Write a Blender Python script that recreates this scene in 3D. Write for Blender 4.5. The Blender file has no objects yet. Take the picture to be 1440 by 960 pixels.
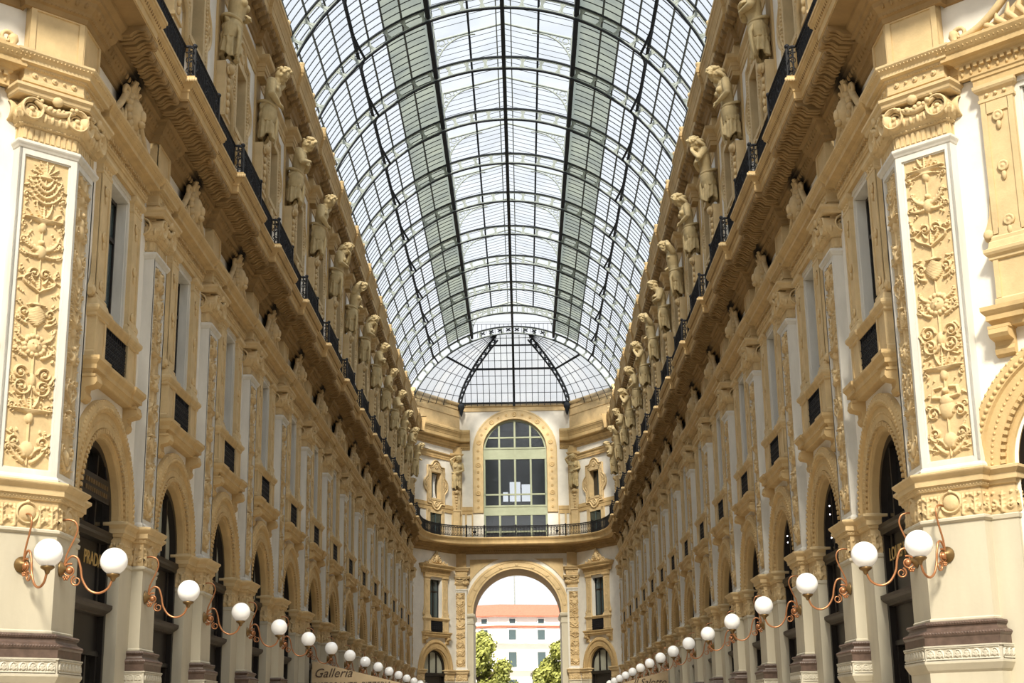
import bpy, math, random
import numpy as np
from mathutils import Matrix, Vector
from mathutils.geometry import tessellate_polygon

PI = math.pi
H = 1.65                      # eye height: all z below are relative to it, roots stand at z = H
P = 5.5                       # bay pitch
WX = 7.36                     # half width between the arm walls
Y0 = {'L': 24.0, 'R': 24.5}   # first (corner) pilaster of each side
NB = 14                       # bays per side
GLASS_Z, RLO, RUP = 19.6, 7.9, 8.45
RIB0 = 24.9
C = bpy.context.scene.collection
rnd = random.Random(7)
ORD = ['first', 'second', 'third', 'fourth', 'fifth', 'sixth', 'seventh', 'eighth', 'ninth', 'tenth',
       'eleventh', 'twelfth', 'thirteenth', 'fourteenth', 'fifteenth', 'sixteenth', 'seventeenth', 'eighteenth']
SIDE = {'L': 'left', 'R': 'right'}


# ------------------------------------------------------------------ materials
def mat(name, col, rough=.75, metal=0., nscale=0., namt=0., bump=0., bscale=30., spec=.3, emit=None, estr=0., streak=False):
    m = bpy.data.materials.new(name); m.use_nodes = True
    nt = m.node_tree; b = nt.nodes['Principled BSDF']
    b.inputs['Base Color'].default_value = (*col, 1)
    b.inputs['Roughness'].default_value = rough
    b.inputs['Metallic'].default_value = metal
    b.inputs['Specular IOR Level'].default_value = spec
    if emit:
        b.inputs['Emission Color'].default_value = (*emit, 1); b.inputs['Emission Strength'].default_value = estr
    tc = nt.nodes.new('ShaderNodeTexCoord')
    if namt:
        n = nt.nodes.new('ShaderNodeTexNoise'); n.inputs['Scale'].default_value = nscale
        n.inputs['Detail'].default_value = 6; n.inputs['Roughness'].default_value = .6
        src = tc.outputs['Object']
        if streak:
            mp = nt.nodes.new('ShaderNodeMapping'); mp.inputs['Scale'].default_value = (1, 1, .25)
            nt.links.new(src, mp.inputs['Vector']); src = mp.outputs['Vector']
        nt.links.new(src, n.inputs['Vector'])
        r = nt.nodes.new('ShaderNodeMapRange'); r.inputs['From Min'].default_value = .3; r.inputs['From Max'].default_value = .7
        r.inputs['To Min'].default_value = 1 - namt; r.inputs['To Max'].default_value = 1 + namt * .6
        nt.links.new(n.outputs['Fac'], r.inputs['Value'])
        mx = nt.nodes.new('ShaderNodeVectorMath'); mx.operation = 'SCALE'
        mx.inputs[0].default_value = col
        nt.links.new(r.outputs['Result'], mx.inputs['Scale'])
        nt.links.new(mx.outputs['Vector'], b.inputs['Base Color'])
    if bump:
        n2 = nt.nodes.new('ShaderNodeTexNoise'); n2.inputs['Scale'].default_value = bscale; n2.inputs['Detail'].default_value = 4
        nt.links.new(tc.outputs['Object'], n2.inputs['Vector'])
        bp = nt.nodes.new('ShaderNodeBump'); bp.inputs['Strength'].default_value = bump; bp.inputs['Distance'].default_value = .02
        nt.links.new(n2.outputs['Fac'], bp.inputs['Height']); nt.links.new(bp.outputs['Normal'], b.inputs['Normal'])
    return m


def glass_mat(name, tint, diff, dmix, gloss=.06, nscale=.7, streak=.0):
    """Thin roof glass: tinted see-through, a dusty translucent share and a little shine."""
    m = bpy.data.materials.new(name); m.use_nodes = True
    nt = m.node_tree; nt.nodes.remove(nt.nodes['Principled BSDF']); out = nt.nodes['Material Output']
    tr = nt.nodes.new('ShaderNodeBsdfTransparent'); tr.inputs['Color'].default_value = (*tint, 1)
    tl = nt.nodes.new('ShaderNodeBsdfTranslucent'); tl.inputs['Color'].default_value = (*diff, 1)
    mx = nt.nodes.new('ShaderNodeMixShader')
    tc = nt.nodes.new('ShaderNodeTexCoord'); n = nt.nodes.new('ShaderNodeTexNoise'); n.inputs['Scale'].default_value = nscale
    nt.links.new(tc.outputs['Object'], n.inputs['Vector'])
    r = nt.nodes.new('ShaderNodeMapRange'); r.inputs['From Min'].default_value = .35; r.inputs['From Max'].default_value = .65
    r.inputs['To Min'].default_value = dmix * .5; r.inputs['To Max'].default_value = min(1, dmix * 1.5)
    nt.links.new(n.outputs['Fac'], r.inputs['Value']); nt.links.new(r.outputs['Result'], mx.inputs['Fac'])
    nt.links.new(tr.outputs[0], mx.inputs[1]); nt.links.new(tl.outputs[0], mx.inputs[2])
    gl = nt.nodes.new('ShaderNodeBsdfGlossy'); gl.inputs['Roughness'].default_value = .08
    m2 = nt.nodes.new('ShaderNodeMixShader'); m2.inputs['Fac'].default_value = gloss
    nt.links.new(mx.outputs[0], m2.inputs[1]); nt.links.new(gl.outputs[0], m2.inputs[2])
    nt.links.new(m2.outputs[0], out.inputs['Surface'])
    return m


M = dict(
    plaster=mat('plaster', (.78, .745, .67), .85, nscale=1.3, namt=.10, bump=.15, bscale=9),
    gold=mat('ochre_stone', (.545, .385, .185), .75, nscale=2.2, namt=.18, bump=.25, bscale=22, streak=True),
    gold2=mat('ochre_stone_pale', (.60, .45, .245), .75, nscale=2.5, namt=.15, bump=.2, bscale=25),
    relief=mat('carved_ochre', (.585, .435, .235), .7, nscale=5, namt=.18, bump=.2, bscale=30),
    soffit=mat('ochre_stone_shaded', (.30, .195, .085), .8, nscale=1.6, namt=.22, bump=.2, bscale=18),  # the ochre stone again, with the shade of the undersides put into its colour
    marble=mat('grey_white_marble', (.66, .635, .575), .55, nscale=1.8, namt=.22, bump=.08, bscale=14, streak=True),
    cream=mat('cream_stone', (0.533, 0.482, 0.370), .65, nscale=1.5, namt=.12, bump=.1, bscale=12, streak=True),
    carved=mat('pale_carved_marble', (0.533, 0.490, 0.396), .6, nscale=6, namt=.15, bump=.15, bscale=30),
    brown=mat('brown_marble', (.115, .075, .058), .35, nscale=7, namt=.35, spec=.5),
    statue=mat('statue_stone', (.54, .425, .23), .75, nscale=3, namt=.2, bump=.25, bscale=20),
    iron=mat('black_iron', (.010, .010, .012), .55, spec=.2),
    steel=mat('dark_painted_iron', (.022, .026, .032), .75, spec=.15),
    mid_iron=mat('grey_painted_iron', (.10, .115, .115), .75, spec=.15),
    pale_iron=mat('pale_painted_iron', (.25, .28, .26), .7, nscale=4, namt=.15),
    copper=mat('copper', (.42, .185, .08), .36, metal=.6, spec=.6),
    brass=mat('aged_brass', (.22, .14, .06), .4, metal=.8),
    globe=mat('opal_glass', (.88, .87, .85), .12, spec=.5, emit=(1, .97, .93), estr=.12),
    frame=mat('dark_bronze_frame', (.018, .014, .012), .4, metal=.3, spec=.5),
    wood=mat('dark_lintel', (.05, .038, .028), .5, nscale=5, namt=.3),
    dglass=mat('dark_window_glass', (.012, .014, .016), .05, spec=.8),
    shopglass=mat('shop_glass', (.010, .009, .008), .04, spec=.6),
    blind=mat('pale_roller_blind', (.40, .40, .32), .7, nscale=2, namt=.1),
    teal=mat('grey_green_window_glass', (.05, .075, .08), .12, spec=.6),
    gilt=mat('gilt_letters', (.70, .48, .18), .35, metal=.6),
    green=mat('sage_green_paint', (.31, .335, .235), .55, nscale=3, namt=.08),
    curtain=mat('white_curtain', (.75, .74, .70), .9),
    floor=mat('pale_marble_floor', (.34, .29, .23), .35, nscale=.8, namt=.2),
    back=mat('dark_interior', (.03, .025, .02), .9),
    canvas=mat('tan_canvas', (.36, .27, .165), .85, nscale=4, namt=.1),
    script=mat('brown_lettering', (.05, .03, .02), .7),
    pole=mat('pale_pole', (.6, .56, .47), .6),
    whitewall=mat('white_house_wall', (.86, .84, .80), .8, nscale=1, namt=.05),
    tile=mat('terracotta_roof', (.40, .125, .075), .8, nscale=5, namt=.25),
    bark=mat('bark', (.10, .07, .045), .9),
    leaf=mat('leaves', (.27, .285, .065), .6, nscale=2.5, namt=.45),
    bulb=mat('fairy_bulb', (.9, .9, .9), .3, emit=(1, .9, .95), estr=14.),
    glass=glass_mat('roof_glass', (.93, .955, .98), (.80, .85, .90), .05, gloss=.04),
    frost=glass_mat('dusty_roof_glass', (.34, .37, .34), (.17, .19, .165), .6),
    hipglass=glass_mat('hip_roof_glass', (.88, .89, .90), (.65, .64, .58), .20, gloss=.10, nscale=.45),
    clear=glass_mat('clear_glass', (.86, .90, .92), (.5, .5, .5), .02, gloss=.20),
    domeglass=glass_mat('dome_glass', (.74, .76, .77), (.6, .6, .6), .05),
)


def blotched(m, ycs, zc=12.15):
    """Dark blotches on the wall above each pediment (local y, z of the wall)."""
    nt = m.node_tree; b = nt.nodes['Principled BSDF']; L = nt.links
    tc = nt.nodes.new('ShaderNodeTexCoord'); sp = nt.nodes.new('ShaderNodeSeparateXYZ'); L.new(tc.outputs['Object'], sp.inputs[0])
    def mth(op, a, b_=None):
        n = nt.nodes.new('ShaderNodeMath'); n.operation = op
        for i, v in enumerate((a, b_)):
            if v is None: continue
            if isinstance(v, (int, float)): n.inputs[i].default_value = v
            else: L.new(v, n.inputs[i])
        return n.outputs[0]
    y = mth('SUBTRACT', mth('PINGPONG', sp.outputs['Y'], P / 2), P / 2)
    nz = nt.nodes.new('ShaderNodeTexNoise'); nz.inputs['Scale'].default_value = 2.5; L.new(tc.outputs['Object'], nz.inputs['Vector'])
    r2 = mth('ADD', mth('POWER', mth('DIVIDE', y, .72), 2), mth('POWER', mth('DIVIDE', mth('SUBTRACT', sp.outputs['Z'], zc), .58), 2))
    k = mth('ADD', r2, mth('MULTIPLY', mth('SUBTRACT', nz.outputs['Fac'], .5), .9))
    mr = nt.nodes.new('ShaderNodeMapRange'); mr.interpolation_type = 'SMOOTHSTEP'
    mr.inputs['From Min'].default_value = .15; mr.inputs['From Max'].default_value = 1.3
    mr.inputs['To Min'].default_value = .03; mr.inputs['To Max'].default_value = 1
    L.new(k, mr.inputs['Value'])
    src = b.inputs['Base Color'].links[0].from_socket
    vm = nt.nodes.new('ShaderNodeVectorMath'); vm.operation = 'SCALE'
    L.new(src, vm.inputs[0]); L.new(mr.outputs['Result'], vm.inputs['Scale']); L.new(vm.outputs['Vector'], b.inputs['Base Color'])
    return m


# ------------------------------------------------------------------ mesh builder
class MB:
    def __init__(s):
        s.v, s.f, s.s, s.M = [], [], [], None

    def add(s, vs, fs, smooth=False):
        o = len(s.v)
        if s.M is not None:
            vs = [tuple(s.M @ Vector(v)) for v in vs]
        s.v.extend(vs)
        s.f.extend([tuple(i + o for i in f) for f in fs])
        s.s.extend([smooth] * len(fs))
        return s

    def box(s, x0, x1, y0, y1, z0, z1):
        v = [(x, y, z) for x in (x0, x1) for y in (y0, y1) for z in (z0, z1)]
        return s.add(v, [(0, 1, 3, 2), (4, 6, 7, 5), (0, 4, 5, 1), (2, 3, 7, 6), (0, 2, 6, 4), (1, 5, 7, 3)])

    def grid(s, pts, smooth=True, cu=False, cv=False):
        n, m = len(pts), len(pts[0])
        v = [tuple(p) for r in pts for p in r]
        f = []
        for i in range(n - 1 + cu):
            for j in range(m - 1 + cv):
                a, b = i % n, (i + 1) % n
                c, d = j % m, (j + 1) % m
                f.append((a * m + c, b * m + c, b * m + d, a * m + d))
        return s.add(v, f, smooth)

    def tube(s, pts, r, n=8, caps=True):
        pts = [Vector(p) for p in pts]
        rs = r if isinstance(r, (list, tuple)) else [r] * len(pts)
        rings, up = [], None
        for i, p in enumerate(pts):
            t = (pts[min(i + 1, len(pts) - 1)] - pts[max(i - 1, 0)])
            t = t.normalized() if t.length > 1e-9 else Vector((0, 0, 1))
            if up is None:
                up = Vector((0, 0, 1)) if abs(t.z) < .9 else Vector((1, 0, 0))
            a = t.cross(up)
            a = a.normalized() if a.length > 1e-6 else t.orthogonal().normalized()
            b = a.cross(t); up = b
            rings.append([p + rs[i] * (math.cos(2 * PI * k / n) * a + math.sin(2 * PI * k / n) * b) for k in range(n)])
        s.grid(rings, True, cv=True)
        if caps:
            s.add([tuple(p) for p in rings[0]], [tuple(range(n))]); s.add([tuple(p) for p in rings[-1]], [tuple(range(n))])
        return s

    def lathe(s, prof, n=16, c=(0, 0, 0), axis='z'):
        rings = []
        for r, z in prof:
            ring = []
            for k in range(n):
                a, b = r * math.cos(2 * PI * k / n), r * math.sin(2 * PI * k / n)
                q = {'z': (a, b, z), 'x': (z, a, b), 'y': (a, z, b)}[axis]
                ring.append((q[0] + c[0], q[1] + c[1], q[2] + c[2]))
            rings.append(ring)
        return s.grid(rings, True, cv=True)

    def ball(s, c, r, nu=10, nv=7):
        r = r if isinstance(r, (tuple, list)) else (r, r, r)
        rings = [[(c[0] + r[0] * math.sin(PI * (i + .0) / nv) * math.cos(2 * PI * k / nu),
                   c[1] + r[1] * math.sin(PI * (i + .0) / nv) * math.sin(2 * PI * k / nu),
                   c[2] + r[2] * math.cos(PI * (i + .0) / nv)) for k in range(nu)] for i in range(nv + 1)]
        return s.grid(rings, True, cv=True)

    def prism(s, poly, a0, a1, axis='y'):
        """poly in the two other axes, extruded along axis."""
        def q(p, a):
            return {'x': (a, p[0], p[1]), 'y': (p[0], a, p[1]), 'z': (p[0], p[1], a)}[axis]
        n = len(poly)
        v = [q(p, a0) for p in poly] + [q(p, a1) for p in poly]
        f = [(i, (i + 1) % n, n + (i + 1) % n, n + i) for i in range(n)]
        tri = tessellate_polygon([[Vector((p[0], p[1], 0)) for p in poly]])
        f += [tuple(t) for t in tri] + [tuple(n + i for i in reversed(t)) for t in tri]
        return s.add(v, f)

    def mold(s, path, prof, caps=True, closed=False):
        """Sweep a moulding along a plan path, offset to the right of the walking direction, mitred."""
        P_ = [offset_path(path, o, closed) for o, z in prof]
        n = len(path)
        rows = [[(p[0], p[1], z) for p in pp] for pp, (o, z) in zip(P_, prof)]
        v = [p for r in rows for p in r]
        f = []
        for i in range(len(rows) - 1):
            for j in range(n - 1 + closed):
                k = (j + 1) % n
                f.append((i * n + j, i * n + k, (i + 1) * n + k, (i + 1) * n + j))
        s.add(v, f)
        if caps:
            for r in (rows[0], rows[-1]) if caps != 'ends' else ():
                tri = tessellate_polygon([[Vector((p[0], p[1], 0)) for p in r]])
                s.add(r, [tuple(t) for t in tri])
            for j in (0, n - 1):
                if not closed and len(rows) > 2:
                    e = [r[j] for r in rows]
                    d = Vector(path[1]) - Vector(path[0]) if j == 0 else Vector(path[-1]) - Vector(path[-2])
                    a = Vector((-d[1], d[0])).normalized()
                    tri = tessellate_polygon([[Vector((p[0] * a.x + p[1] * a.y, p[2], 0)) for p in e]])
                    s.add(e, [tuple(t) for t in tri])
        return s

    def arch(s, prof, zc, yc=0., a0=0., a1=PI, n=40, smooth=False):
        """Sweep (radius, d) round an arch in the wall plane."""
        rows = [[(d, yc + r * math.cos(a0 + (a1 - a0) * k / n), zc + r * math.sin(a0 + (a1 - a0) * k / n)) for k in range(n + 1)] for r, d in prof]
        return s.grid(rows, smooth)

    def plate(s, outer, holes, d=0.):
        """Flat face in the wall plane x = d with holes; outlines are (y, z)."""
        polys = [[Vector((p[0], p[1], 0)) for p in q] for q in [outer] + holes]
        allp = [p for q in [outer] + holes for p in q]
        return s.add([(d, p[0], p[1]) for p in allp], [tuple(t) for t in tessellate_polygon(polys)])

    def spiral(s, c, r0, r1, turns, a0, t, plane='yz', d=0., n=30, sgn=1):
        pts, rs = [], []
        for i in range(n + 1):
            u = i / n
            a = a0 + sgn * 2 * PI * turns * u
            r = r0 + (r1 - r0) * u
            y, z = r * math.cos(a), r * math.sin(a)
            pts.append((c[0] + d, c[1] + y, c[2] + z) if plane == 'yz' else (c[0] + y, c[1] + d, c[2] + z))
            rs.append(t * (1 - .55 * u))
        return s.tube(pts, rs, 6)

    def mesh(s, name='mesh'):
        me = bpy.data.meshes.new(name)
        me.from_pydata([tuple(map(float, v)) for v in s.v], [], s.f)
        me.polygons.foreach_set('use_smooth', s.s)
        me.update()
        return me


def offset_path(path, o, closed=False):
    n = len(path); out = []
    seg = []
    for i in range(n - 1 + closed):
        a, b = path[i], path[(i + 1) % n]
        dx, dy = b[0] - a[0], b[1] - a[1]; l = math.hypot(dx, dy) or 1
        seg.append((dy / l, -dx / l))
    for i in range(n):
        if closed:
            n1, n2 = seg[i - 1], seg[i]
        else:
            n1, n2 = seg[max(i - 1, 0)], seg[min(i, n - 2)]
        k = 1 + n1[0] * n2[0] + n1[1] * n2[1]
        k = max(k, .25)
        out.append((path[i][0] + o * (n1[0] + n2[0]) / k, path[i][1] + o * (n1[1] + n2[1]) / k))
    return out


def segM(a, b, z=0.):
    """Frame of one face of a plan path: x outward, y along the face, z up, origin at a."""
    d = Vector((b[0] - a[0], b[1] - a[1], 0)).normalized(); nrm = Vector((d.y, -d.x, 0))
    return Matrix(((nrm.x, d.x, 0, a[0]), (nrm.y, d.y, 0, a[1]), (0, 0, 1, z), (0, 0, 0, 1)))


def seglen(a, b):
    return math.hypot(b[0] - a[0], b[1] - a[1])


M['plaster_blotch'] = blotched(mat('plaster_with_blotches', (.80, .76, .685), .85, nscale=1.3, namt=.10, bump=.15, bscale=9), None)  # plaster with a dark soft blotch above each pediment
M['soffit_blotch'] = blotched(mat('shaded_ochre_with_blotches', (.30, .195, .085), .8, nscale=1.6, namt=.22, bump=.2, bscale=18), None, 12.35)  # shade-darkened ochre of the undersides, plus a dark blotch in each bay


# ------------------------------------------------------------------ objects
KIDS = {}


def link(o, parent=None):
    C.objects.link(o)
    if parent is not None:
        o.parent = parent
        KIDS.setdefault(parent.name, []).append(o)
    return o


def part(name, mb, m, parent, label=None):
    me = mb if isinstance(mb, bpy.types.Mesh) else mb.mesh(name)
    if not me.materials:
        me.materials.append(M[m])
    o = link(bpy.data.objects.new(name, me), parent)
    if label:
        o['label'] = label
    return o


def thing(name, label, cat, loc=(0, 0, H), rz=0., group=None, kind='thing', mesh=None, m=None):
    if mesh is not None:
        me = mesh if isinstance(mesh, bpy.types.Mesh) else mesh.mesh(name)
        if not me.materials:
            me.materials.append(M[m])
    else:
        me = None
    o = bpy.data.objects.new(name, me); link(o)
    o.location = loc; o.rotation_euler = (0, 0, rz)
    o['label'] = label; o['category'] = cat
    o['kind'] = kind
    if group:
        o['group'] = group
    return o


def struct(name, mb, m, loc=(0, 0, H), rz=0.):
    me = mb.mesh(name) if mb is not None else None
    if me:
        me.materials.append(M[m])
    o = link(bpy.data.objects.new(name, me)); o.location = loc; o.rotation_euler = (0, 0, rz)
    o['kind'] = 'structure'
    return o


def dup(root, loc, rz, label):
    def cp(o, par):
        c = o.copy(); link(c, par)
        for ch in KIDS.get(o.name, ()):
            cp(ch, c)
        return c
    r = cp(root, None)
    r.location = loc; r.rotation_euler = (0, 0, rz); r['label'] = label
    return r


# ------------------------------------------------------------------ carved relief (height fields)
class HF:
    def __init__(s, w, h, res):
        s.w, s.h = w, h
        s.nx, s.nz = max(8, int(w / res)), max(8, int(h / res))
        s.a = np.zeros((s.nz + 1, s.nx + 1))
        s.X, s.Z = np.meshgrid(np.linspace(-w / 2, w / 2, s.nx + 1), np.linspace(0, h, s.nz + 1))

    def dot(s, x, z, r, amp=None, rz=None):
        rz = rz or r
        amp = r * .8 if amp is None else amp
        i0, i1 = int((z - rz) / s.h * s.nz), int((z + rz) / s.h * s.nz) + 2
        j0, j1 = int((x - r + s.w / 2) / s.w * s.nx), int((x + r + s.w / 2) / s.w * s.nx) + 2
        i0, j0 = max(i0, 0), max(j0, 0)
        if i1 <= i0 or j1 <= j0:
            return
        q = 1 - ((s.X[i0:i1, j0:j1] - x) / r) ** 2 - ((s.Z[i0:i1, j0:j1] - z) / rz) ** 2
        np.maximum(s.a[i0:i1, j0:j1], amp * np.sqrt(np.maximum(q, 0)), out=s.a[i0:i1, j0:j1])

    def line(s, pts, r0, r1=None, amp=.03, step=.006):
        r1 = r0 if r1 is None else r1
        L = sum(math.dist(pts[i], pts[i + 1]) for i in range(len(pts) - 1)) or 1
        acc = 0
        for i in range(len(pts) - 1):
            d = math.dist(pts[i], pts[i + 1]); k = max(1, int(d / step))
            for j in range(k):
                t = j / k; u = (acc + d * t) / L
                r = r0 + (r1 - r0) * u
                s.dot(pts[i][0] + (pts[i + 1][0] - pts[i][0]) * t, pts[i][1] + (pts[i + 1][1] - pts[i][1]) * t, r, amp * (.5 + .5 * r / max(r0, r1)))
            acc += d

    def scroll(s, x, z, r, a0, turns, sg, w=.022, amp=.04):
        pts = []
        for i in range(26):
            u = i / 25; a = a0 + sg * 2 * PI * turns * u; rr = r * (1 - .82 * u)
            pts.append((x + rr * math.cos(a), z + rr * math.sin(a)))
        s.line(pts, w, w * .7, amp)
        s.dot(x, z, w * 1.5, amp * 1.2)

    def leaf(s, x, z, a, l, w, bend=0., amp=.04):
        pts = []
        for i in range(10):
            u = i / 9; aa = a + bend * u
            pts.append((x, z)); x += l / 9 * math.cos(aa); z += l / 9 * math.sin(aa)
        s.line(pts[::-1], w * .25, w, amp)
        for k in range(1, 9, 2):
            for sg in (-1, 1):
                p = pts[k]; b = a + bend * k / 9 + sg * 1.0; ll = w * 1.5
                s.line([p, (p[0] + ll * math.cos(b), p[1] + ll * math.sin(b))], w * .45, w * .15, amp * .75)

    def sym(s):
        s.a = np.maximum(s.a, s.a[:, ::-1]); return s

    def mesh(s, M4, base=0.):
        """Flat carved panel: x = height, y across, z up."""
        b = np.minimum(s.a, .11) + base
        vs = np.stack([b.ravel(), s.X.ravel(), s.Z.ravel()], 1)
        R = np.array(M4)
        vs = vs @ R[:3, :3].T + R[:3, 3]
        n, m = s.nz + 1, s.nx + 1
        idx = np.arange(n * m).reshape(n, m)
        f = np.stack([idx[:-1, :-1], idx[:-1, 1:], idx[1:, 1:], idx[1:, :-1]], -1).reshape(-1, 4)
        return vs, f


def hf_mesh(items):
    vs, fs, o = [], [], 0
    for hf, M4, base in items:
        v, f = hf.mesh(M4, base); vs.append(v); fs.append(f + o); o += len(v)
    me = bpy.data.meshes.new('relief')
    V, F = np.concatenate(vs), np.concatenate(fs)
    me.vertices.add(len(V)); me.vertices.foreach_set('co', V.ravel().astype(np.float32))
    me.loops.add(len(F) * 4); me.loops.foreach_set('vertex_index', F.ravel().astype(np.int32))
    me.polygons.add(len(F)); me.polygons.foreach_set('loop_start', np.arange(0, len(F) * 4, 4, dtype=np.int32))
    me.polygons.foreach_set('use_smooth', np.ones(len(F), dtype=bool))
    me.update(); me.validate()
    return me


def candelabra(w, h, res, seed, deep=1.):
    """An arabesque candelabrum of basins, masks, urns, half figures and scrolls rising up a pilaster."""
    r = random.Random(seed); hf = HF(w, h, res); k = w / .56
    kinds = ['dolphins', 'figure', 'basin', 'scrolls', 'mask', 'urn', 'heart', 'eagle', 'basin', 'leaves']
    off = r.randint(0, 4); z = .10; i = 0
    A = .055 * deep
    hf.line([(0, .05), (0, h - .25)], .014, .012, A * .6)
    while z < h - .38:
        kd = kinds[(i + off) % len(kinds)] if i else 'dolphins'
        u = r.uniform(.52, .66); i += 1
        if kd == 'dolphins':
            hf.leaf(.05 * k, z, .5, .30 * k, .04, .9, A); hf.leaf(.04 * k, z + .10, 1.1, .28 * k, .04, -1.6, A)
            hf.dot(0, z + .20, .09 * k, A * 1.2, .14); hf.scroll(.17 * k, z + .33, .08 * k, -1.5, 1.3, 1, .022, A)
        elif kd == 'figure':
            hf.dot(0, z + .16, .10 * k, A * 1.3, .17); hf.dot(0, z + .30, .085 * k, A * 1.3, .12)
            hf.dot(0, z + .47, .045 * k, A * 1.5, .06)
            hf.line([(.07 * k, z + .36), (.17 * k, z + .38), (.15 * k, z + .52), (.05 * k, z + .54)], .03, .022, A)
            hf.scroll(.17 * k, z + .10, .085 * k, PI, 1.4, -1, .022, A)
            u = .62
        elif kd == 'basin':
            for q in range(8):
                hf.dot(0, z + .20 + q * .006, .06 * k + .17 * k * q / 7, A * (.7 + .05 * q), .02)
            hf.line([(-.24 * k, z + .26), (.24 * k, z + .26)], .018, .018, A * 1.2)
            hf.dot(0, z + .12, .05 * k, A, .10); hf.leaf(.03 * k, z + .30, .9, .24 * k, .03, .9, A); hf.leaf(0, z + .28, PI / 2, .2, .035, 0, A)
            u = .50
        elif kd == 'scrolls':
            hf.scroll(.13 * k, z + .14, .11 * k, PI, 1.6, 1, .024, A); hf.scroll(.15 * k, z + .36, .09 * k, PI, 1.5, -1, .022, A)
            hf.leaf(.22 * k, z + .22, 1.2, .18 * k, .03, -.8, A)
            hf.dot(0, z + .25, .045 * k, A, .12)
        elif kd == 'mask':
            hf.dot(0, z + .25, .10 * k, A * 1.3, .13)
            for q in range(14):
                a = 2 * PI * q / 14
                hf.dot(.125 * k * math.cos(a), z + .26 + .155 * math.sin(a), .035 * k, A * .9)
            hf.dot(0, z + .23, .025, A * 1.75, .05); hf.dot(.04 * k, z + .29, .02, A * 1.6)
            hf.leaf(.10 * k, z + .06, .3, .2 * k, .035, .9, A); hf.leaf(.14 * k, z + .34, .5, .15 * k, .03, .8, A)
        elif kd == 'urn':
            for q in range(14):
                t = q / 13; hf.dot(0, z + .08 + .36 * t, (.04 + .085 * math.sin(PI * min(1, t * 1.15)) ** .8) * k, A * 1.15, .028)
            hf.line([(-.09 * k, z + .42), (.09 * k, z + .42)], .018, .018, A * 1.3)
            hf.scroll(.16 * k, z + .28, .07 * k, -PI / 2, 1.3, 1, .018, A); hf.leaf(.12 * k, z + .08, .2, .18 * k, .03, 1.2, A)
        elif kd == 'heart':
            pts = [(0, z + .04)] + [(.20 * k * math.sin(PI * t), z + .06 + .36 * t) for t in [q / 12 for q in range(1, 12)]]
            hf.line(pts, .02, .016, A); hf.scroll(.07 * k, z + .36, .07 * k, 0, 1.4, 1, .018, A)
            hf.leaf(0, z + .10, PI / 2, .22, .03, 0, A); hf.leaf(.06 * k, z + .2, .9, .12 * k, .025, .5, A)
        elif kd == 'eagle':
            hf.dot(0, z + .20, .07 * k, A * 1.3, .13); hf.dot(.0, z + .37, .035 * k, A * 1.4, .05)
            hf.leaf(.05 * k, z + .24, .35, .26 * k, .05, 1.1, A); hf.leaf(.05 * k, z + .14, -.2, .22 * k, .035, .9, A)
        else:
            for q in range(4):
                hf.leaf(.01, z + .04 + .1 * q, .25 + .12 * q, (.26 - .03 * q) * k, .034, .9, A)
        for q in range(9):
            hf.dot(r.uniform(.12, .27) * k, z + r.uniform(.0, .55), r.uniform(.008, .02), A * .8, r.uniform(.008, .03))
        for q in range(3):
            hf.leaf(r.uniform(.14, .22) * k, z + r.uniform(.05, .5), r.uniform(-1, 2), .10 * k, .02, r.uniform(-1, 1), A * .75)
        hf.scroll(.235 * k, z + r.uniform(.1, .45), .04 * k, r.uniform(0, 6), 1.2, r.choice((1, -1)), .012, A * .8)
        z += u
    hf.dot(0, h - .30, .10 * k, A, .04)
    for q in range(5):
        hf.leaf(0, h - .28, PI / 2 - .45 * q, .2 * k, .022, 0, A * .9)
    return hf.sym()


def foliage_frieze(w, h, res, n, shield=False, amp=.05):
    hf = HF(w, h, res)
    u = w / n
    for i in range(n):
        x = -w / 2 + u * (i + .5); sg = 1 if i % 2 else -1
        hf.leaf(x, h * .06, PI / 2, h * .72, h * .09, 0, amp)
        for s_ in (-1, 1):
            hf.leaf(x, h * .12, PI / 2 - s_ * .8, h * .55, h * .07, -s_ * .8, amp * .9)
            hf.scroll(x + s_ * u * .33, h * .28, min(u, h) * .17, PI / 2, 1.3, s_, h * .04, amp * .8)
            hf.dot(x + s_ * u * .34, h * .74, h * .06, amp * .7)
    if shield:
        hf.a[:, np.abs(hf.X[0]) < .17 * w] *= .25
        hf.dot(0, h * .52, .14 * w, amp * 1.2, h * .30); hf.line([(.17 * w * math.cos(a), h * .52 + h * .36 * math.sin(a)) for a in np.linspace(0, 2 * PI, 30)], .022, .022, amp)
        hf.dot(0, h * .90, .04, amp * 1.2)
    return hf


def palmette_band(w, h, res, n, amp=.025):
    hf = HF(w, h, res); u = w / n
    for i in range(n):
        x = -w / 2 + u * (i + .5)
        hf.line([(x + u * .38 * math.cos(a), h * .35 + h * .45 * math.sin(a)) for a in np.linspace(-.3, PI + .3, 12)], .012, .012, amp)
        for q in range(5):
            a = PI * (q + .5) / 5
            hf.line([(x, h * .2), (x + u * .28 * math.cos(a), h * .25 + h * .40 * math.sin(a))], .012, .02, amp)
    hf.line([(-w / 2, h * .96), (w / 2, h * .96)], .015, .015, amp * .9, .02); hf.line([(-w / 2, h * .04), (w / 2, h * .04)], .015, .015, amp * .9, .02)
    return hf
R2 = math.sqrt(.5)
CORN = (0., -.36)             # where the octagon wall meets the arm wall, in the left corner frame


def reg_path(D, e=0.):
    h = .53 + e
    return [(-.05, -h), (D, -h), (D, h), (-.05, h)]


def cor_path(D, e=0.):
    A = (CORN[0] - (.97 + e) * R2, CORN[1] - (.97 + e) * R2); B = (0., .55 + e)
    o = offset_path([A, CORN, B], D)
    return [(A[0] - .05 * R2, A[1] + .05 * R2), o[0], o[1], o[2], (-.05, B[1])]


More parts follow.
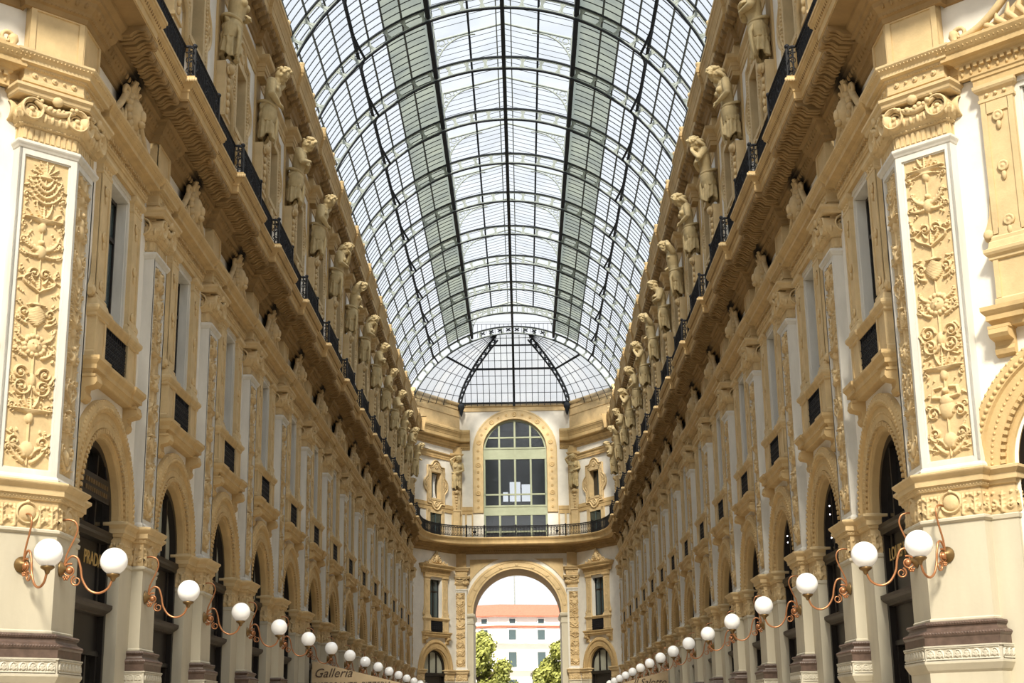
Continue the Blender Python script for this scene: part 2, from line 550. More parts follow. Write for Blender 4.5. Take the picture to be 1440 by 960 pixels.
def mir(fn):
    return lambda D, e=0.: [(x, -y) for x, y in reversed(fn(D, e))]


def rosettes(mb, seg, z, n, r, x=.0, pad=.1):
    a, b = seg; L = seglen(a, b); mb.M = segM(a, b)
    for i in range(n):
        y = pad + (L - 2 * pad) * (i + .5) / n
        rr = r if i % 2 == 0 else r * .55
        mb.lathe([(rr, x), (rr, x + .015), (rr * .7, x + .025), (rr * .5, x + .015), (rr * .35, x + .04), (0, x + .045)], 10, (0, y, z), 'x')
    mb.M = None


def beads(mb, seg, z, r, pitch, x=.0, rz=None):
    a, b = seg; L = seglen(a, b); mb.M = segM(a, b); n = max(1, int(L / pitch))
    for i in range(n):
        mb.ball((x, L * (i + .5) / n, z), (r, r * .8, rz or r), 6, 4)
    mb.M = None


def pilaster_parts(pf, faces, seed, res, deep=1.):
    """(name, mesh, material) for one giant pilaster; pf(D, e) gives its plan, faces the index of its carved sides."""
    out = []
    seg = lambda p, i: (p[i], p[i + 1])
    nseg = len(pf(.2)) - 1
    lo = pf(.30)
    mb = MB(); mb.mold(pf(.40, .10), [(0, -1.65), (.08, -1.65), (.08, -1.25), (.03, -1.2), (0, -1.15), (0, .72), (.03, .76), (.08, .86), (.08, .88)])
    out.append(('pedestal', mb, 'cream'))
    ped = pf(.46, .16); mb = MB(); mb.mold(ped, [(0, .88), (.02, .88), (.02, .90), (0, .905), (0, 1.11), (.02, 1.115), (.02, 1.14)])
    out.append(('plinth', mb, 'carved'))
    it = []
    for i in range(nseg):
        a, b = seg(ped, i); L = seglen(a, b)
        if L > .3:
            it.append((palmette_band(L - .06, .19, .009, max(2, round(L / .17))), segM(a, b) @ Matrix.Translation((0, L / 2, .915)), .004))
    out.append(('plinth_frieze', hf_mesh(it), 'carved'))
    mb = MB(); mb.mold(lo, [(.15, 1.14), (.15, 1.27), (.155, 1.275), (.17, 1.30), (.175, 1.325), (.165, 1.355), (.14, 1.365), (.10, 1.385), (.085, 1.42), (.09, 1.445), (.11, 1.46), (.118, 1.485), (.105, 1.515), (.05, 1.525), (.0, 1.54)])
    for i in range(nseg):
        beads(mb, seg(pf(.30 + .165, .165), i), 1.328, .02, .05); beads(mb, seg(pf(.30 + .112, .112), i), 1.487, .016, .045)
    out.append(('base', mb, 'brown'))
    mb = MB(); mb.mold(lo, [(.02, 1.53), (.02, 1.56), (0, 1.58), (0, 3.08), (.015, 3.085), (.03, 3.10), (.045, 3.115), (.045, 3.15), (.02, 3.17)])
    out.append(('lower_shaft', mb, 'cream'))
    mb = MB(); mb.mold(pf(.29, -.01), [(0, 3.16), (0, 3.64)]); out.append(('collar', mb, 'relief'))
    it = []
    for i in range(nseg):
        a, b = seg(pf(.29, -.01), i); L = seglen(a, b)
        if L > .2:
            n = 1 if L < .5 else (5 if i in faces else 2)
            it.append((foliage_frieze(L - .02, .46, .011, n, shield=(i in faces)), segM(a, b) @ Matrix.Translation((0, L / 2, 3.17)), .004))
    out.append(('collar_frieze', hf_mesh(it), 'relief'))
    mb = MB(); mb.mold(lo, [(.0, 3.62), (.03, 3.63), (.045, 3.67), (.05, 3.70), (.05, 3.705), (.085, 3.71), (.085, 3.80), (.095, 3.81), (.125, 3.84), (.15, 3.87), (.16, 3.89), (.16, 3.915), (.02, 3.95)])
    for i in range(nseg):
        beads(mb, seg(pf(.30 + .04, .04), i), 3.665, .018, .055)
    out.append(('impost', mb, 'gold2'))
    # upper shaft: marble frame round a sunk carved panel
    up = pf(.22); core = pf(.165, -.055)
    mb = MB(); mb.mold(core, [(0, 3.92), (0, 9.72)])
    for i in range(nseg):
        a, b = seg(up, i); L = seglen(a, b); mb.M = segM(a, b)
        if i in faces:
            for y0, y1 in ((.004, .11), (L - .11, L - .004)):
                mb.box(-.10, 0, y0, y1, 3.92, 9.62)
            for y0, y1 in ((.11, .135), (L - .135, L - .11)):
                mb.box(-.10, -.028, y0, y1, 4.1, 9.50)
            mb.box(-.10, 0, .11, L - .11, 3.92, 4.12); mb.box(-.10, 0, .11, L - .11, 9.46, 9.62)
            mb.box(-.10, -.028, .13, L - .13, 4.12, 4.145); mb.box(-.10, -.028, .13, L - .13, 9.435, 9.46)
        else:
            mb.box(-.06, 0, 0, L, 3.92, 9.62)
        mb.M = None
    mb.mold(up, [(0, 3.93), (.035, 3.93), (.035, 3.99), (.015, 4.03), (0, 4.04)])
    mb.mold(up, [(0, 9.56), (.015, 9.57), (.03, 9.60), (.05, 9.63), (.06, 9.65), (.06, 9.69), (.02, 9.71), (0, 9.72)])
    out.append(('shaft', mb, 'marble'))
    it = []
    for q, i in enumerate(faces):
        a, b = seg(up, i); L = seglen(a, b); w = L - .27
        hf = candelabra(w, 5.29, res, seed + 31 * q, deep)
        it.append((hf, segM(a, b) @ Matrix.Translation((-.052, L / 2, 4.145)), 0.))
    for q, t in enumerate(it):
        out.append(('relief_panel', hf_mesh([t]), 'relief'))
    # capital
    mb = MB(); nk = pf(.19, -.03); mb.mold(nk, [(0, 9.70), (0, 10.02)])
    for i in range(nseg):
        a, b = seg(nk, i); L = seglen(a, b); mb.M = segM(a, b); n = max(1, int(L / .10))
        for k in range(n):
            y = L * (k + .5) / n
            mb.box(0, .022, y - .03, y + .03, 9.75, 9.94)
        mb.M = None
    mb.mold(nk, [(0, 9.96), (.05, 9.98), (.06, 10.01), (.11, 10.06), (.15, 10.14), (.15, 10.20), (.11, 10.26), (.02, 10.28)])
    mb.mold(nk, [(.02, 10.27), (.02, 10.45), (.20, 10.45), (.22, 10.48), (.23, 10.53), (.27, 10.57), (.27, 10.62), (.0, 10.63)])
    for i in range(nseg):
        s_ = seg(pf(.19 + .13, .10), i)
        beads(mb, s_, 10.13, .05, .13, 0, .085)
        beads(mb, seg(pf(.19 + .055, .025), i), 9.99, .018, .05)
        if seglen(*seg(nk, i)) > .25:
            a, b = seg(nk, i); L = seglen(a, b); mb.M = segM(a, b)
            mb.tube([(.15, .12 + (L - .24) * t / 12, 10.40 - .13 * math.sin(PI * t / 12)) for t in range(13)], [.035 + .035 * math.sin(PI * t / 12) for t in range(13)], 7)
            for t in range(10):
                mb.ball((.19, .15 + (L - .3) * t / 9, 10.42 - .12 * math.sin(PI * t / 9) + rnd.uniform(-.03, .04)), rnd.uniform(.03, .055), 6, 4)
            mb.ball((.20, L / 2, 10.47), (.07, .11, .10), 8, 5)
            mb.M = None
    out.append(('capital', mb, 'gold2'))
    vols = []
    for i in range(nseg):
        a, b = seg(nk, i); L = seglen(a, b)
        if L < .15:
            continue
        ends = (.09, L - .09) if i in faces else ((L - .24,) if i == 0 else (.24,))
        for y in ends:
            vb = MB(); vb.M = segM(a, b)
            sg = 1 if y < L / 2 else -1
            vb.lathe([(0, -.12), (.19, -.12), (.20, -.10), (.205, .15), (.195, .18), (.172, .18), (.160, .0), (0, .0)], 18, (.02, y, 10.24), 'x')
            vb.spiral((.10, y, 10.24), .165, .05, 1.7, PI / 2, .030, sgn=sg, n=32); vb.spiral((.05, y, 10.24), .165, .05, 1.7, PI / 2, .030, sgn=sg, n=32)
            vb.ball((.10, y, 10.24), (.09, .055, .055), 10, 7)
            for q in range(9):
                aa = 2 * PI * q / 9
                vb.ball((.05, y + .118 * math.cos(aa), 10.24 + .118 * math.sin(aa)), (.05, .018, .018), 5, 3)
            vb.M = None
            vols.append(vb)
    for v in vols:
        out.append(('volute', v, 'gold2'))
    mb = MB(); en = pf(.24, .02)
    mb.mold(en, [(0, 10.60), (0, 10.74), (.025, 10.745), (.025, 10.80), (.015, 10.81), (.015, 10.96), (.04, 10.98), (.06, 11.0), (.06, 11.03), (.13, 11.05), (.13, 11.11), (.16, 11.15), (.20, 11.19), (.22, 11.22), (.22, 11.26), (0, 11.28)])
    for i in faces:
        rosettes(mb, seg(pf(.24 + .015, .035), i), 10.885, 5, .055)
    for i in range(nseg):
        beads(mb, seg(pf(.24 + .05, .07), i), 10.985, .017, .045); beads(mb, seg(pf(.24 + .185, .205), i), 11.18, .022, .07)
    out.append(('entablature', mb, 'gold2'))
    mb = MB(); at = pf(.18, -.04); mb.mold(at, [(0, 11.24), (.03, 11.24), (.03, 11.32), (0, 11.34), (0, 12.30)])
    for i in faces:
        a, b = seg(at, i); L = seglen(a, b); mb.M = segM(a, b)
        mb.box(-.02, .03, 0, .10, 11.34, 12.25); mb.box(-.02, .03, L - .10, L, 11.34, 12.25)
        mb.box(-.02, .03, .1, L - .1, 12.13, 12.25); mb.M = None
    out.append(('attic_block', mb, 'gold2'))
    return out


def assemble(root, parts, names=None):
    for nm, mb, m in parts:
        if nm in ('plinth_frieze',):
            par = [o for o in KIDS[root.name] if o.name.startswith('plinth') and 'frieze' not in o.name][-1]
        elif nm == 'collar_frieze':
            par = [o for o in KIDS[root.name] if o.name.startswith('collar')][-1]
        elif nm == 'volute':
            par = [o for o in KIDS[root.name] if o.name.startswith('capital')][-1]
        else:
            par = root
        part(nm, mb, m, par)


# ------------------------------------------------------------------ shopfront arch
def arch_parts():
    out = []
    mb = MB()
    mb.arch([(2.08, 0), (2.08, .09), (2.04, .12), (1.98, .135), (1.86, .135), (1.83, .085), (1.56, .085), (1.545, .06), (1.46, .06), (1.445, .035), (1.37, .035), (1.355, 0), (1.35, -.25)], 3.93)
    out.append(('archivolt', mb, 'gold'))
    mb = MB()
    for k in range(54):
        a = PI * (k + .5) / 54
        mb.ball((.13, 1.92 * math.cos(a), 3.93 + 1.92 * math.sin(a)), (.04, .045, .045), 7, 5)
        mb.ball((.10, 2.05 * math.cos(a), 3.93 + 2.05 * math.sin(a)), (.03, .035, .035), 6, 4)
        mb.ball((.085, 1.70 * math.cos(a), 3.93 + 1.70 * math.sin(a)), (.02, .03, .03), 5, 3)
    out.append(('bead_moulding', mb, 'gold'))
    mb = MB()
    for k in range(40):
        a = PI * (k + .5) / 40
        mb.M = Matrix.Translation((0, 0, 3.93)) @ Matrix.Rotation(a, 4, 'X')
        mb.box(.03, .115, 1.46, 1.54, -.032, .032)
    mb.M = None
    out.append(('dentil_moulding', mb, 'gold'))
    for sg in (1, -1):
        pth = [(-.25, 1.35), (.08, 1.35), (.08, 2.3)]
        if sg < 0:
            pth = [(x, -y) for x, y in reversed(pth)]
        mb = MB(); mb.mold(pth, [(.05, -1.65), (.05, -1.3), (0, -1.27), (0, 3.08), (.02, 3.09), (.03, 3.15), (0, 3.17)])
        jp = ('jamb_pier', mb, 'cream')
        cb = MB(); cb.mold(pth, [(-.01, 3.16), (-.01, 3.64), (.03, 3.65), (.05, 3.70), (.08, 3.71), (.08, 3.80), (.12, 3.84), (.15, 3.87), (.15, 3.915), (0, 3.95)])
        it = []
        for i in range(2):
            a, b = pth[i], pth[i + 1]; L = seglen(a, b)
            it.append((foliage_frieze(L - .02, .44, .014, 2), segM(a, b) @ Matrix.Translation((-.01, L / 2, 3.18)), .003))
        out.append((jp[0], mb, 'cream', (('jamb_capital', cb, 'gold2'), ('jamb_frieze', hf_mesh(it), 'relief'))))
    return out


def shop_parts(blind=False):
    out = []
    mb = MB(); mb.arch([(1.39, -.46), (1.37, -.34), (1.22, -.34), (1.22, -.50)], 3.93, a0=-.0, a1=PI, n=36)
    for sg in (1, -1):
        mb.box(-.5, -.34, *sorted((sg * 1.22, sg * 1.37)), -1.65, 3.935)
    out.append(('arched_frame', mb, 'frame'))
    for y in (-.42, .42):
        mb = MB(); mb.box(-.5, -.38, y - .035, y + .035, 3.7, 5.07); out.append(('mullion', mb, 'frame'))
    mb = MB(); mb.mold([(-.5, -1.25), (-.42, -1.25), (-.42, 1.25), (-.5, 1.25)], [(0, 3.48), (.10, 3.5), (.10, 3.58), (.14, 3.62), (.14, 3.70), (0, 3.72)])
    out.append(('transom', mb, 'frame'))
    mb = MB(); mb.box(-.52, -.47, -1.25, 1.25, 2.33, 3.5)
    for y in (-1.0, 1.0):
        mb.box(-.5, -.43, y - .05, y + .05, 2.33, 3.5)
    out.append(('sign_board', mb, 'frame'))
    mb = MB(); mb.mold([(-.5, -1.3), (-.40, -1.3), (-.40, 1.3), (-.5, 1.3)], [(0, 2.12), (.06, 2.13), (.06, 2.17), (.14, 2.22), (.18, 2.27), (.18, 2.33), (0, 2.36)])
    out.append(('lintel', mb, 'wood'))
    mb = MB(); mb.box(-.52, -.46, -1.25, 1.25, 1.45, 2.14); mb.box(-.5, -.40, -1.25, 1.25, 1.38, 1.47)
    out.append(('valance', mb, 'frame'))
    mb = MB()
    n = 24
    pts = [(1.24 * math.cos(PI * k / n), 3.93 + 1.24 * math.sin(PI * k / n)) for k in range(n + 1)] + [(-1.24, 3.66), (1.24, 3.66)]
    mb.prism(pts, -.50, -.48, 'x')
    out.append(('fanlight_pane', mb, 'blind' if blind else 'shopglass'))
    mb = MB(); mb.box(-.53, -.51, -1.25, 1.25, -1.2, 1.42); out.append(('display_pane', mb, 'shopglass'))
    for y in (-.45, .45, 1.14, -1.14):
        mb = MB(); mb.box(-.53, -.42, y - .045, y + .045, -1.25, 1.42); out.append(('post', mb, 'frame'))
    mb = MB(); mb.box(-.55, -.36, -1.25, 1.25, -1.65, -1.22); out.append(('stall_riser', mb, 'frame'))
    for _, b_, _m in out:
        b_.v = [(v[0] + .20, v[1], v[2]) for v in b_.v]
    return out


# ------------------------------------------------------------------ first-floor window with its balconette
def window_parts(pediment='mask', full=2.02):
    out = []
    U = lambda d, h, d0=-.02: [(d0, -h), (d, -h), (d, h), (d0, h)]
    mb = MB(); mb.mold(U(.17, 1.52), [(0, 6.16), (.02, 6.17), (.03, 6.22), (.06, 6.27), (.08, 6.28), (.08, 6.36), (.10, 6.39), (.13, 6.43), (.14, 6.46), (.14, 6.50), (0, 6.52)])
    for y in (-1.27, 1.27):
        mb.mold([(0, y - .24), (.20, y - .24), (.20, y + .24), (0, y + .24)], [(.05, 6.27), (.085, 6.28), (.085, 6.36), (.11, 6.39), (.145, 6.44), (.145, 6.51), (0, 6.54)])
    out.append(('sill', mb, 'gold'))
    for y in (-1.40, 1.40):
        mb = MB()
        mb.prism([(0, 5.70), (.05, 5.70), (.10, 5.74), (.12, 5.81), (.09, 5.88), (.10, 5.95), (.17, 5.97), (.26, 5.99), (.30, 6.05), (.29, 6.13), (0, 6.17)], y - .17, y + .17, 'y')
        mb.box(.0, .27, y - .19, y + .19, 6.14, 6.19)
        out.append(('console', mb, 'gold'))
    for y in (-1.09, 1.09):
        mb = MB(); mb.mold([(-.02, y - .33), (.15, y - .33), (.15, y + .33), (-.02, y + .33)], [(.03, 6.56), (.03, 6.64), (0, 6.67), (0, 7.32)])
        mb.box(.14, .175, y - .33, y - .24, 6.66, 7.32); mb.box(.14, .175, y + .24, y + .33, 6.66, 7.32)
        mb.mold([(-.02, y - .36), (.16, y - .36), (.16, y + .36), (-.02, y + .36)], [(0, 7.30), (.03, 7.32), (.03, 7.36), (.07, 7.40), (.09, 7.44), (.09, 7.49), (.03, 7.52), (.01, 7.62), (0, 7.64)])
        out.append(('pedestal', mb, 'gold2'))
    mb = MB(); mb.box(-.06, .10, -.78, .78, 6.50, 7.34)
    for i in range(11):
        y = -.70 + .14 * i
        mb.tube([(.125, y, 6.52), (.125, y, 7.32)], .014, 5)
        for z in (6.72, 6.86, 7.0, 7.14):
            mb.lathe([(.05, -.012), (.05, .012), (.03, .012), (.03, -.012), (.05, -.012)], 8, (.125, y + .07 * (i < 10), z), 'x')
    for z in (6.60, 6.79, 6.93, 7.07, 7.3):
        mb.box(.11, .137, -.77, .77, z - .012, z + .012)
    out.append(('iron_grille', mb, 'iron'))
    mb = MB(); mb.mold([(-.22, -.78), (.13, -.78), (.13, .78), (-.22, .78)], [(0, 7.30), (.02, 7.31), (.04, 7.36), (.06, 7.40), (.08, 7.45), (.08, 7.49), (0, 7.52)])
    out.append(('sill_rail', mb, 'gold'))
    for y in (-1.09, 1.09):
        mb = MB(); mb.mold([(-.02, y - .29), (.11, y - .29), (.11, y + .29), (-.02, y + .29)], [(.04, 7.60), (.04, 7.70), (.0, 7.76), (0, 10.10)])
        for yy in (y - .29, y + .19):
            mb.box(.10, .135, yy, yy + .10, 7.76, 10.08)
        mb.box(.10, .135, y - .2, y + .2, 9.88, 10.08); mb.box(.10, .135, y - .2, y + .2, 7.72, 7.86)
        for z in (7.95, 8.9, 9.8):
            mb.lathe([(.0, .0), (.10, 0), (.10, .03), (.075, .04), (.06, .02), (.03, .045), (0, .05)], 10, (.115, y, z), 'x')
            mb.ball((.125, y, z - .16), (.03, .05, .09), 6, 4)
        sg = 1 if y > 0 else -1
        yo = y + sg * .30
        mb.prism([(yo, 7.66), (yo + sg * .16, 7.68), (yo + sg * .19, 7.80), (yo + sg * .12, 7.92), (yo + sg * .05, 8.1), (yo + sg * .02, 8.4), (yo, 8.5)], .02, .10, 'x')
        mb.lathe([(0, .0), (.09, 0), (.09, .03), (.05, .05), (0, .05)], 10, (.09, yo + sg * .09, 7.78), 'x')
        mb.mold([(-.02, y - .30), (.12, y - .30), (.12, y + .30), (-.02, y + .30)], [(0, 10.08), (.02, 10.10), (.02, 10.15), (0, 10.16), (.01, 10.26), (.06, 10.30), (.08, 10.34), (.08, 10.40), (0, 10.42)])
        for q in range(3):
            mb.ball((.135, y - .16 + .16 * q, 10.21), (.03, .04, .035), 6, 4)
        out.append(('jamb_pilaster', mb, 'gold2'))
    mb = MB()
    for y0, y1 in ((-.82, -.70), (.70, .82)):
        mb.box(-.23, .05, y0, y1, 7.5, 10.42)
    mb.box(-.23, .05, -.70, .70, 10.22, 10.42); mb.box(-.02, .08, -.78, .78, 10.31, 10.43)
    for y0, y1 in ((-.705, -.67), (.67, .705)):
        mb.box(-.23, .01, y0, y1, 7.51, 10.21)
    out.append(('casing', mb, 'marble'))
    mb = MB(); mb.box(-.26, -.22, -.72, .72, 7.45, 10.3)
    out.append(('window_pane', mb, 'teal'))
    mb = MB()
    for y0, y1 in ((-.67, -.61), (.61, .67), (-.045, .045)):
        mb.box(-.23, -.18, y0, y1, 7.5, 10.22)
    for z0, z1 in ((7.5, 7.62), (9.35, 9.43), (10.14, 10.215)):
        mb.box(-.23, -.185, -.66, .66, z0, z1)
    out.append(('sash', mb, 'frame'))
    mb = MB(); h = full
    mb.mold(U(.16, 1.46), [(0, 10.40), (0, 10.52), (.02, 10.53), (.02, 10.58), (.04, 10.60), (.04, 10.63), (0, 10.64)])
    mb.mold(U(.14, h - .30), [(0, 10.62), (0, 10.84), (.03, 10.86), (.04, 10.90), (.09, 10.93), (.11, 10.95), (.20, 10.97), (.20, 11.06), (.23, 11.09), (.27, 11.15), (.30, 11.20), (.30, 11.25), (.05, 11.30)])
    for i in range(27):
        y = -1.62 + .1246 * i
        mb.box(.14, .20, y - .035, y + .035, 10.78, 10.85)
    p = U(.14, h - .30)
    for s_ in zip(p, p[1:]):
        beads(mb, s_, 10.71, .035, .16, .0, .05); beads(mb, offset_path(p, .25)[p.index(s_[0]):p.index(s_[0]) + 2], 11.14, .024, .08)
    out.append(('cornice', mb, 'gold'))
    mb = MB(); zb = 11.28
    if pediment == 'mask':
        for sg in (1, -1):
            pts = [(.20, sg * (1.55 - 1.1 * t), zb + .08 + .75 * t ** 1.8) for t in [q / 14 for q in range(15)]]
            mb.tube(pts, [.07] * 15, 8)
            mb.spiral((.20, sg * 1.58, zb + .17), .15, .03, 1.4, -PI / 2, .05, sgn=sg, n=22)
            mb.spiral((.20, sg * .42, zb + .82), .20, .04, 1.4, PI if sg > 0 else 0, .055, sgn=-sg, n=24)
            for q in range(4):
                mb.tube([(.14, sg * (.35 + .18 * q), zb + .05), (.20, sg * (.50 + .20 * q), zb + .30 - .05 * q), (.20, sg * (.42 + .24 * q), zb + .52 - .10 * q)], [.05, .06, .02], 6)
            mb.prism([(sg * 1.5, zb), (sg * .2, zb), (sg * .2, zb + .65), (sg * .7, zb + .3)], .05, .16, 'x')
        mb.ball((.24, 0, zb + .55), (.20, .26, .34), 12, 8)
        mb.ball((.42, 0, zb + .50), (.08, .10, .14), 8, 6); mb.ball((.40, 0, zb + .34), (.09, .13, .07), 8, 5)
        for q in range(16):
            a = 2 * PI * q / 16
            mb.ball((.22, .30 * math.cos(a), zb + .57 + .38 * math.sin(a)), (.09, .10, .10), 6, 4)
        for q in range(5):
            a = PI / 2 + .5 * (q - 2)
            mb.tube([(.2, .1 * math.cos(a), zb + .9), (.24, .26 * math.cos(a), zb + .88 + .32 * math.sin(a)), (.30, .30 * math.cos(a), zb + .90 + .36 * math.sin(a))], [.07, .06, .03], 6)
        for y in (-1.70, 1.70):
            mb.lathe([(.09, 0), (.09, .03), (.05, .07), (.10, .16), (.08, .25), (0, .28)], 10, (.18, y, zb), 'z')
    else:
        mb.prism([(-1.5, zb), (1.5, zb), (1.42, zb + .10), (.75, zb + .22), (.42, zb + .55), (0, zb + .95), (-.42, zb + .55), (-.75, zb + .22), (-1.42, zb + .10)], .04, .12, 'x')
        for sg in (1, -1):
            mb.spiral((.14, sg * .95, zb + .14), .13, .03, 1.4, PI / 2, .05, sgn=sg, n=20)
            mb.spiral((.14, sg * .40, zb + .30), .20, .04, 1.4, PI / 2, .06, sgn=sg, n=20)
            mb.spiral((.14, sg * 1.35, zb + .08), .07, .02, 1.2, PI / 2, .04, sgn=sg, n=14)
        mb.ball((.16, 0, zb + .45), (.12, .20, .26), 10, 7); mb.ball((.16, 0, zb + .85), (.08, .10, .16), 8, 6)
        for q in range(10):
            a = 2 * PI * q / 10
            mb.ball((.14, .26 * math.cos(a), zb + .46 + .30 * math.sin(a)), .07, 6, 4)
    out.append(('pediment_ornament', mb, 'relief'))
    return out


# ------------------------------------------------------------------ second-floor cartouche window
def cartouche_parts(curtain=False):
    out = []
    W, Z0, Z1 = .74, 15.95, 18.10

    def outline(g):
        pts = []
        zc = (Z0 + Z1) / 2; hw = W + .30 + g; hh = (Z1 - Z0) / 2 + .30 + g
        def lobe(cy, cz, r, a0, a1, n=10):
            return [(cy + r * math.cos(a0 + (a1 - a0) * k / n), cz + r * math.sin(a0 + (a1 - a0) * k / n)) for k in range(n + 1)]
        pts += [(hw, zc - hh), (hw, zc - .62)] + lobe(hw - .12, zc, .55 + g * .5, -1.1, 1.1) + [(hw, zc + .62), (hw, zc + hh)]
        pts += [(.62, zc + hh)] + lobe(0, zc + hh - .12, .55 + g * .5, .45, PI - .45) + [(-.62, zc + hh), (-hw, zc + hh)]
        pts += [(-hw, zc + .62)] + lobe(-hw + .12, zc, .55 + g * .5, PI - 1.1, PI + 1.1) + [(-hw, zc - .62), (-hw, zc - hh)]
        pts += [(-.62, zc - hh)] + lobe(0, zc - hh + .12, .55 + g * .5, PI + .45, 2 * PI - .45) + [(.62, zc - hh)]
        return pts
    hole = [(-W, Z0), (W, Z0), (W, Z1), (-W, Z1)]
    mb = MB(); ou = outline(0); n = len(ou)
    mb.plate(ou, [hole], .10)
    mb.add([(0, p[0], p[1]) for p in ou] + [(.10, p[0], p[1]) for p in ou], [(i, (i + 1) % n, n + (i + 1) % n, n + i) for i in range(n)])
    mb.tube([(.11, *p) for p in ou] + [(.11, *ou[0])], .055, 7)
    inn = outline(-.17)
    mb.tube([(.11, *p) for p in inn] + [(.11, *inn[0])], .03, 6)
    zc = (Z0 + Z1) / 2
    out.append(('surround', mb, 'gold2'))
    mb = MB()
    for cy, cz in ((0, Z1 + .33), (0, Z0 - .33)):
        mb.lathe([(.24, .10), (.24, .14), (.19, .16), (.17, .12), (.08, .13), (0, .18)], 14, (0, cy, cz), 'x')
    for sg in (1, -1):
        for q in range(20):
            zz = Z0 + .05 + (Z1 - Z0 - .1) * q / 19
            mb.ball((.11, sg * (W + .20 + .03 * math.sin(q * 1.7)), zz), (.05, .055, .05), 6, 4)
        mb.spiral((.12, sg * (W + .52), zc), .16, .04, 1.3, PI / 2, .035, sgn=sg, n=18)
    out.append(('carved_moulding', mb, 'relief'))
    mb = MB()
    for y0, y1, z0, z1 in ((-W - .05, -W + .14, Z0, Z1), (W - .14, W + .05, Z0, Z1), (-W, W, Z1 - .14, Z1 + .05), (-W, W, Z0 - .05, Z0 + .10)):
        mb.box(-.30, .13, y0, y1, z0, z1)
    out.append(('casing', mb, 'gold2'))
    mb = MB(); mb.box(-.32, -.28, -W, W, Z0, Z1); out.append(('window_pane', mb, 'dglass'))
    mb = MB(); mb.box(-.28, -.23, -.04, .04, Z0, Z1)
    for z0 in (Z0 + .1, Z1 - .2):
        mb.box(-.28, -.24, -W, W, z0, z0 + .07)
    out.append(('sash', mb, 'teal'))
    if curtain:
        for sg in (-1, 1):
            mb = MB()
            rows = []
            for i in range(9):
                t = i / 8; z = Z1 - .15 - 1.85 * t; w = .55 - .30 * math.sin(PI * t * .9)
                rows.append([(-.27 + .03 * math.sin(k * 1.9), sg * (.06 + w * k / 12), z) for k in range(13)])
            mb.grid(rows); out.append(('curtain', mb, 'curtain'))
    return out


# ------------------------------------------------------------------ caryatid herms
def voxel(mb, size, name):
    me = mb.mesh(name); o = bpy.data.objects.new(name, me); C.objects.link(o)
    md = o.modifiers.new('r', 'REMESH'); md.mode = 'VOXEL'; md.voxel_size = size; md.use_smooth_shade = True
    sm = o.modifiers.new('s', 'SMOOTH'); sm.factor = .5; sm.iterations = 2
    bpy.context.view_layer.update()
    dg = bpy.context.evaluated_depsgraph_get()
    r = bpy.data.meshes.new_from_object(o.evaluated_get(dg)); r.name = name
    bpy.data.objects.remove(o); bpy.data.meshes.remove(me)
    r.polygons.foreach_set('use_smooth', [True] * len(r.polygons))
    return r


def limb(mb, pts, rs):
    """Tapered limb through joints, rounded at both ends."""
    P_, R_ = [], []
    for i in range(len(pts) - 1):
        a, b = Vector(pts[i]), Vector(pts[i + 1])
        for k in range(6):
            t = k / 6; P_.append(a.lerp(b, t)); R_.append((rs[i] + (rs[i + 1] - rs[i]) * t) * (1 + .10 * math.sin(PI * t)))
    P_.append(Vector(pts[-1])); R_.append(rs[-1])
    mb.tube(P_, R_, 12)
    for p, r in zip(pts, rs):
        mb.ball(p, r * 1.02, 12, 8)


def hand(mb, w, d, up, k=1.):
    """Palm, four curled fingers of different lengths and a thumb, from wrist w pointing along d."""
    w, d, up = Vector(w), Vector(d).normalized(), Vector(up).normalized()
    sd = d.cross(up).normalized(); up = sd.cross(d)
    pc = w + d * .09 * k
    limb(mb, [w, w + d * .06 * k, w + d * .14 * k], [.05 * k, .062 * k, .055 * k])
    limb(mb, [pc - sd * .03 * k, pc + sd * .035 * k], [.04 * k, .04 * k])
    for i, l in enumerate((.10, .125, .118, .09)):
        b = w + d * .15 * k + sd * (i - 1.5) * .040 * k
        limb(mb, [b, b + d * l * .5 * k - up * .015 * k, b + d * l * .9 * k - up * .06 * k], [.022 * k, .020 * k, .016 * k])
    b = w + d * .06 * k - sd * .055 * k
    limb(mb, [b, b + d * .05 * k - sd * .05 * k, b + d * .11 * k - sd * .06 * k - up * .02 * k], [.026 * k, .022 * k, .017 * k])


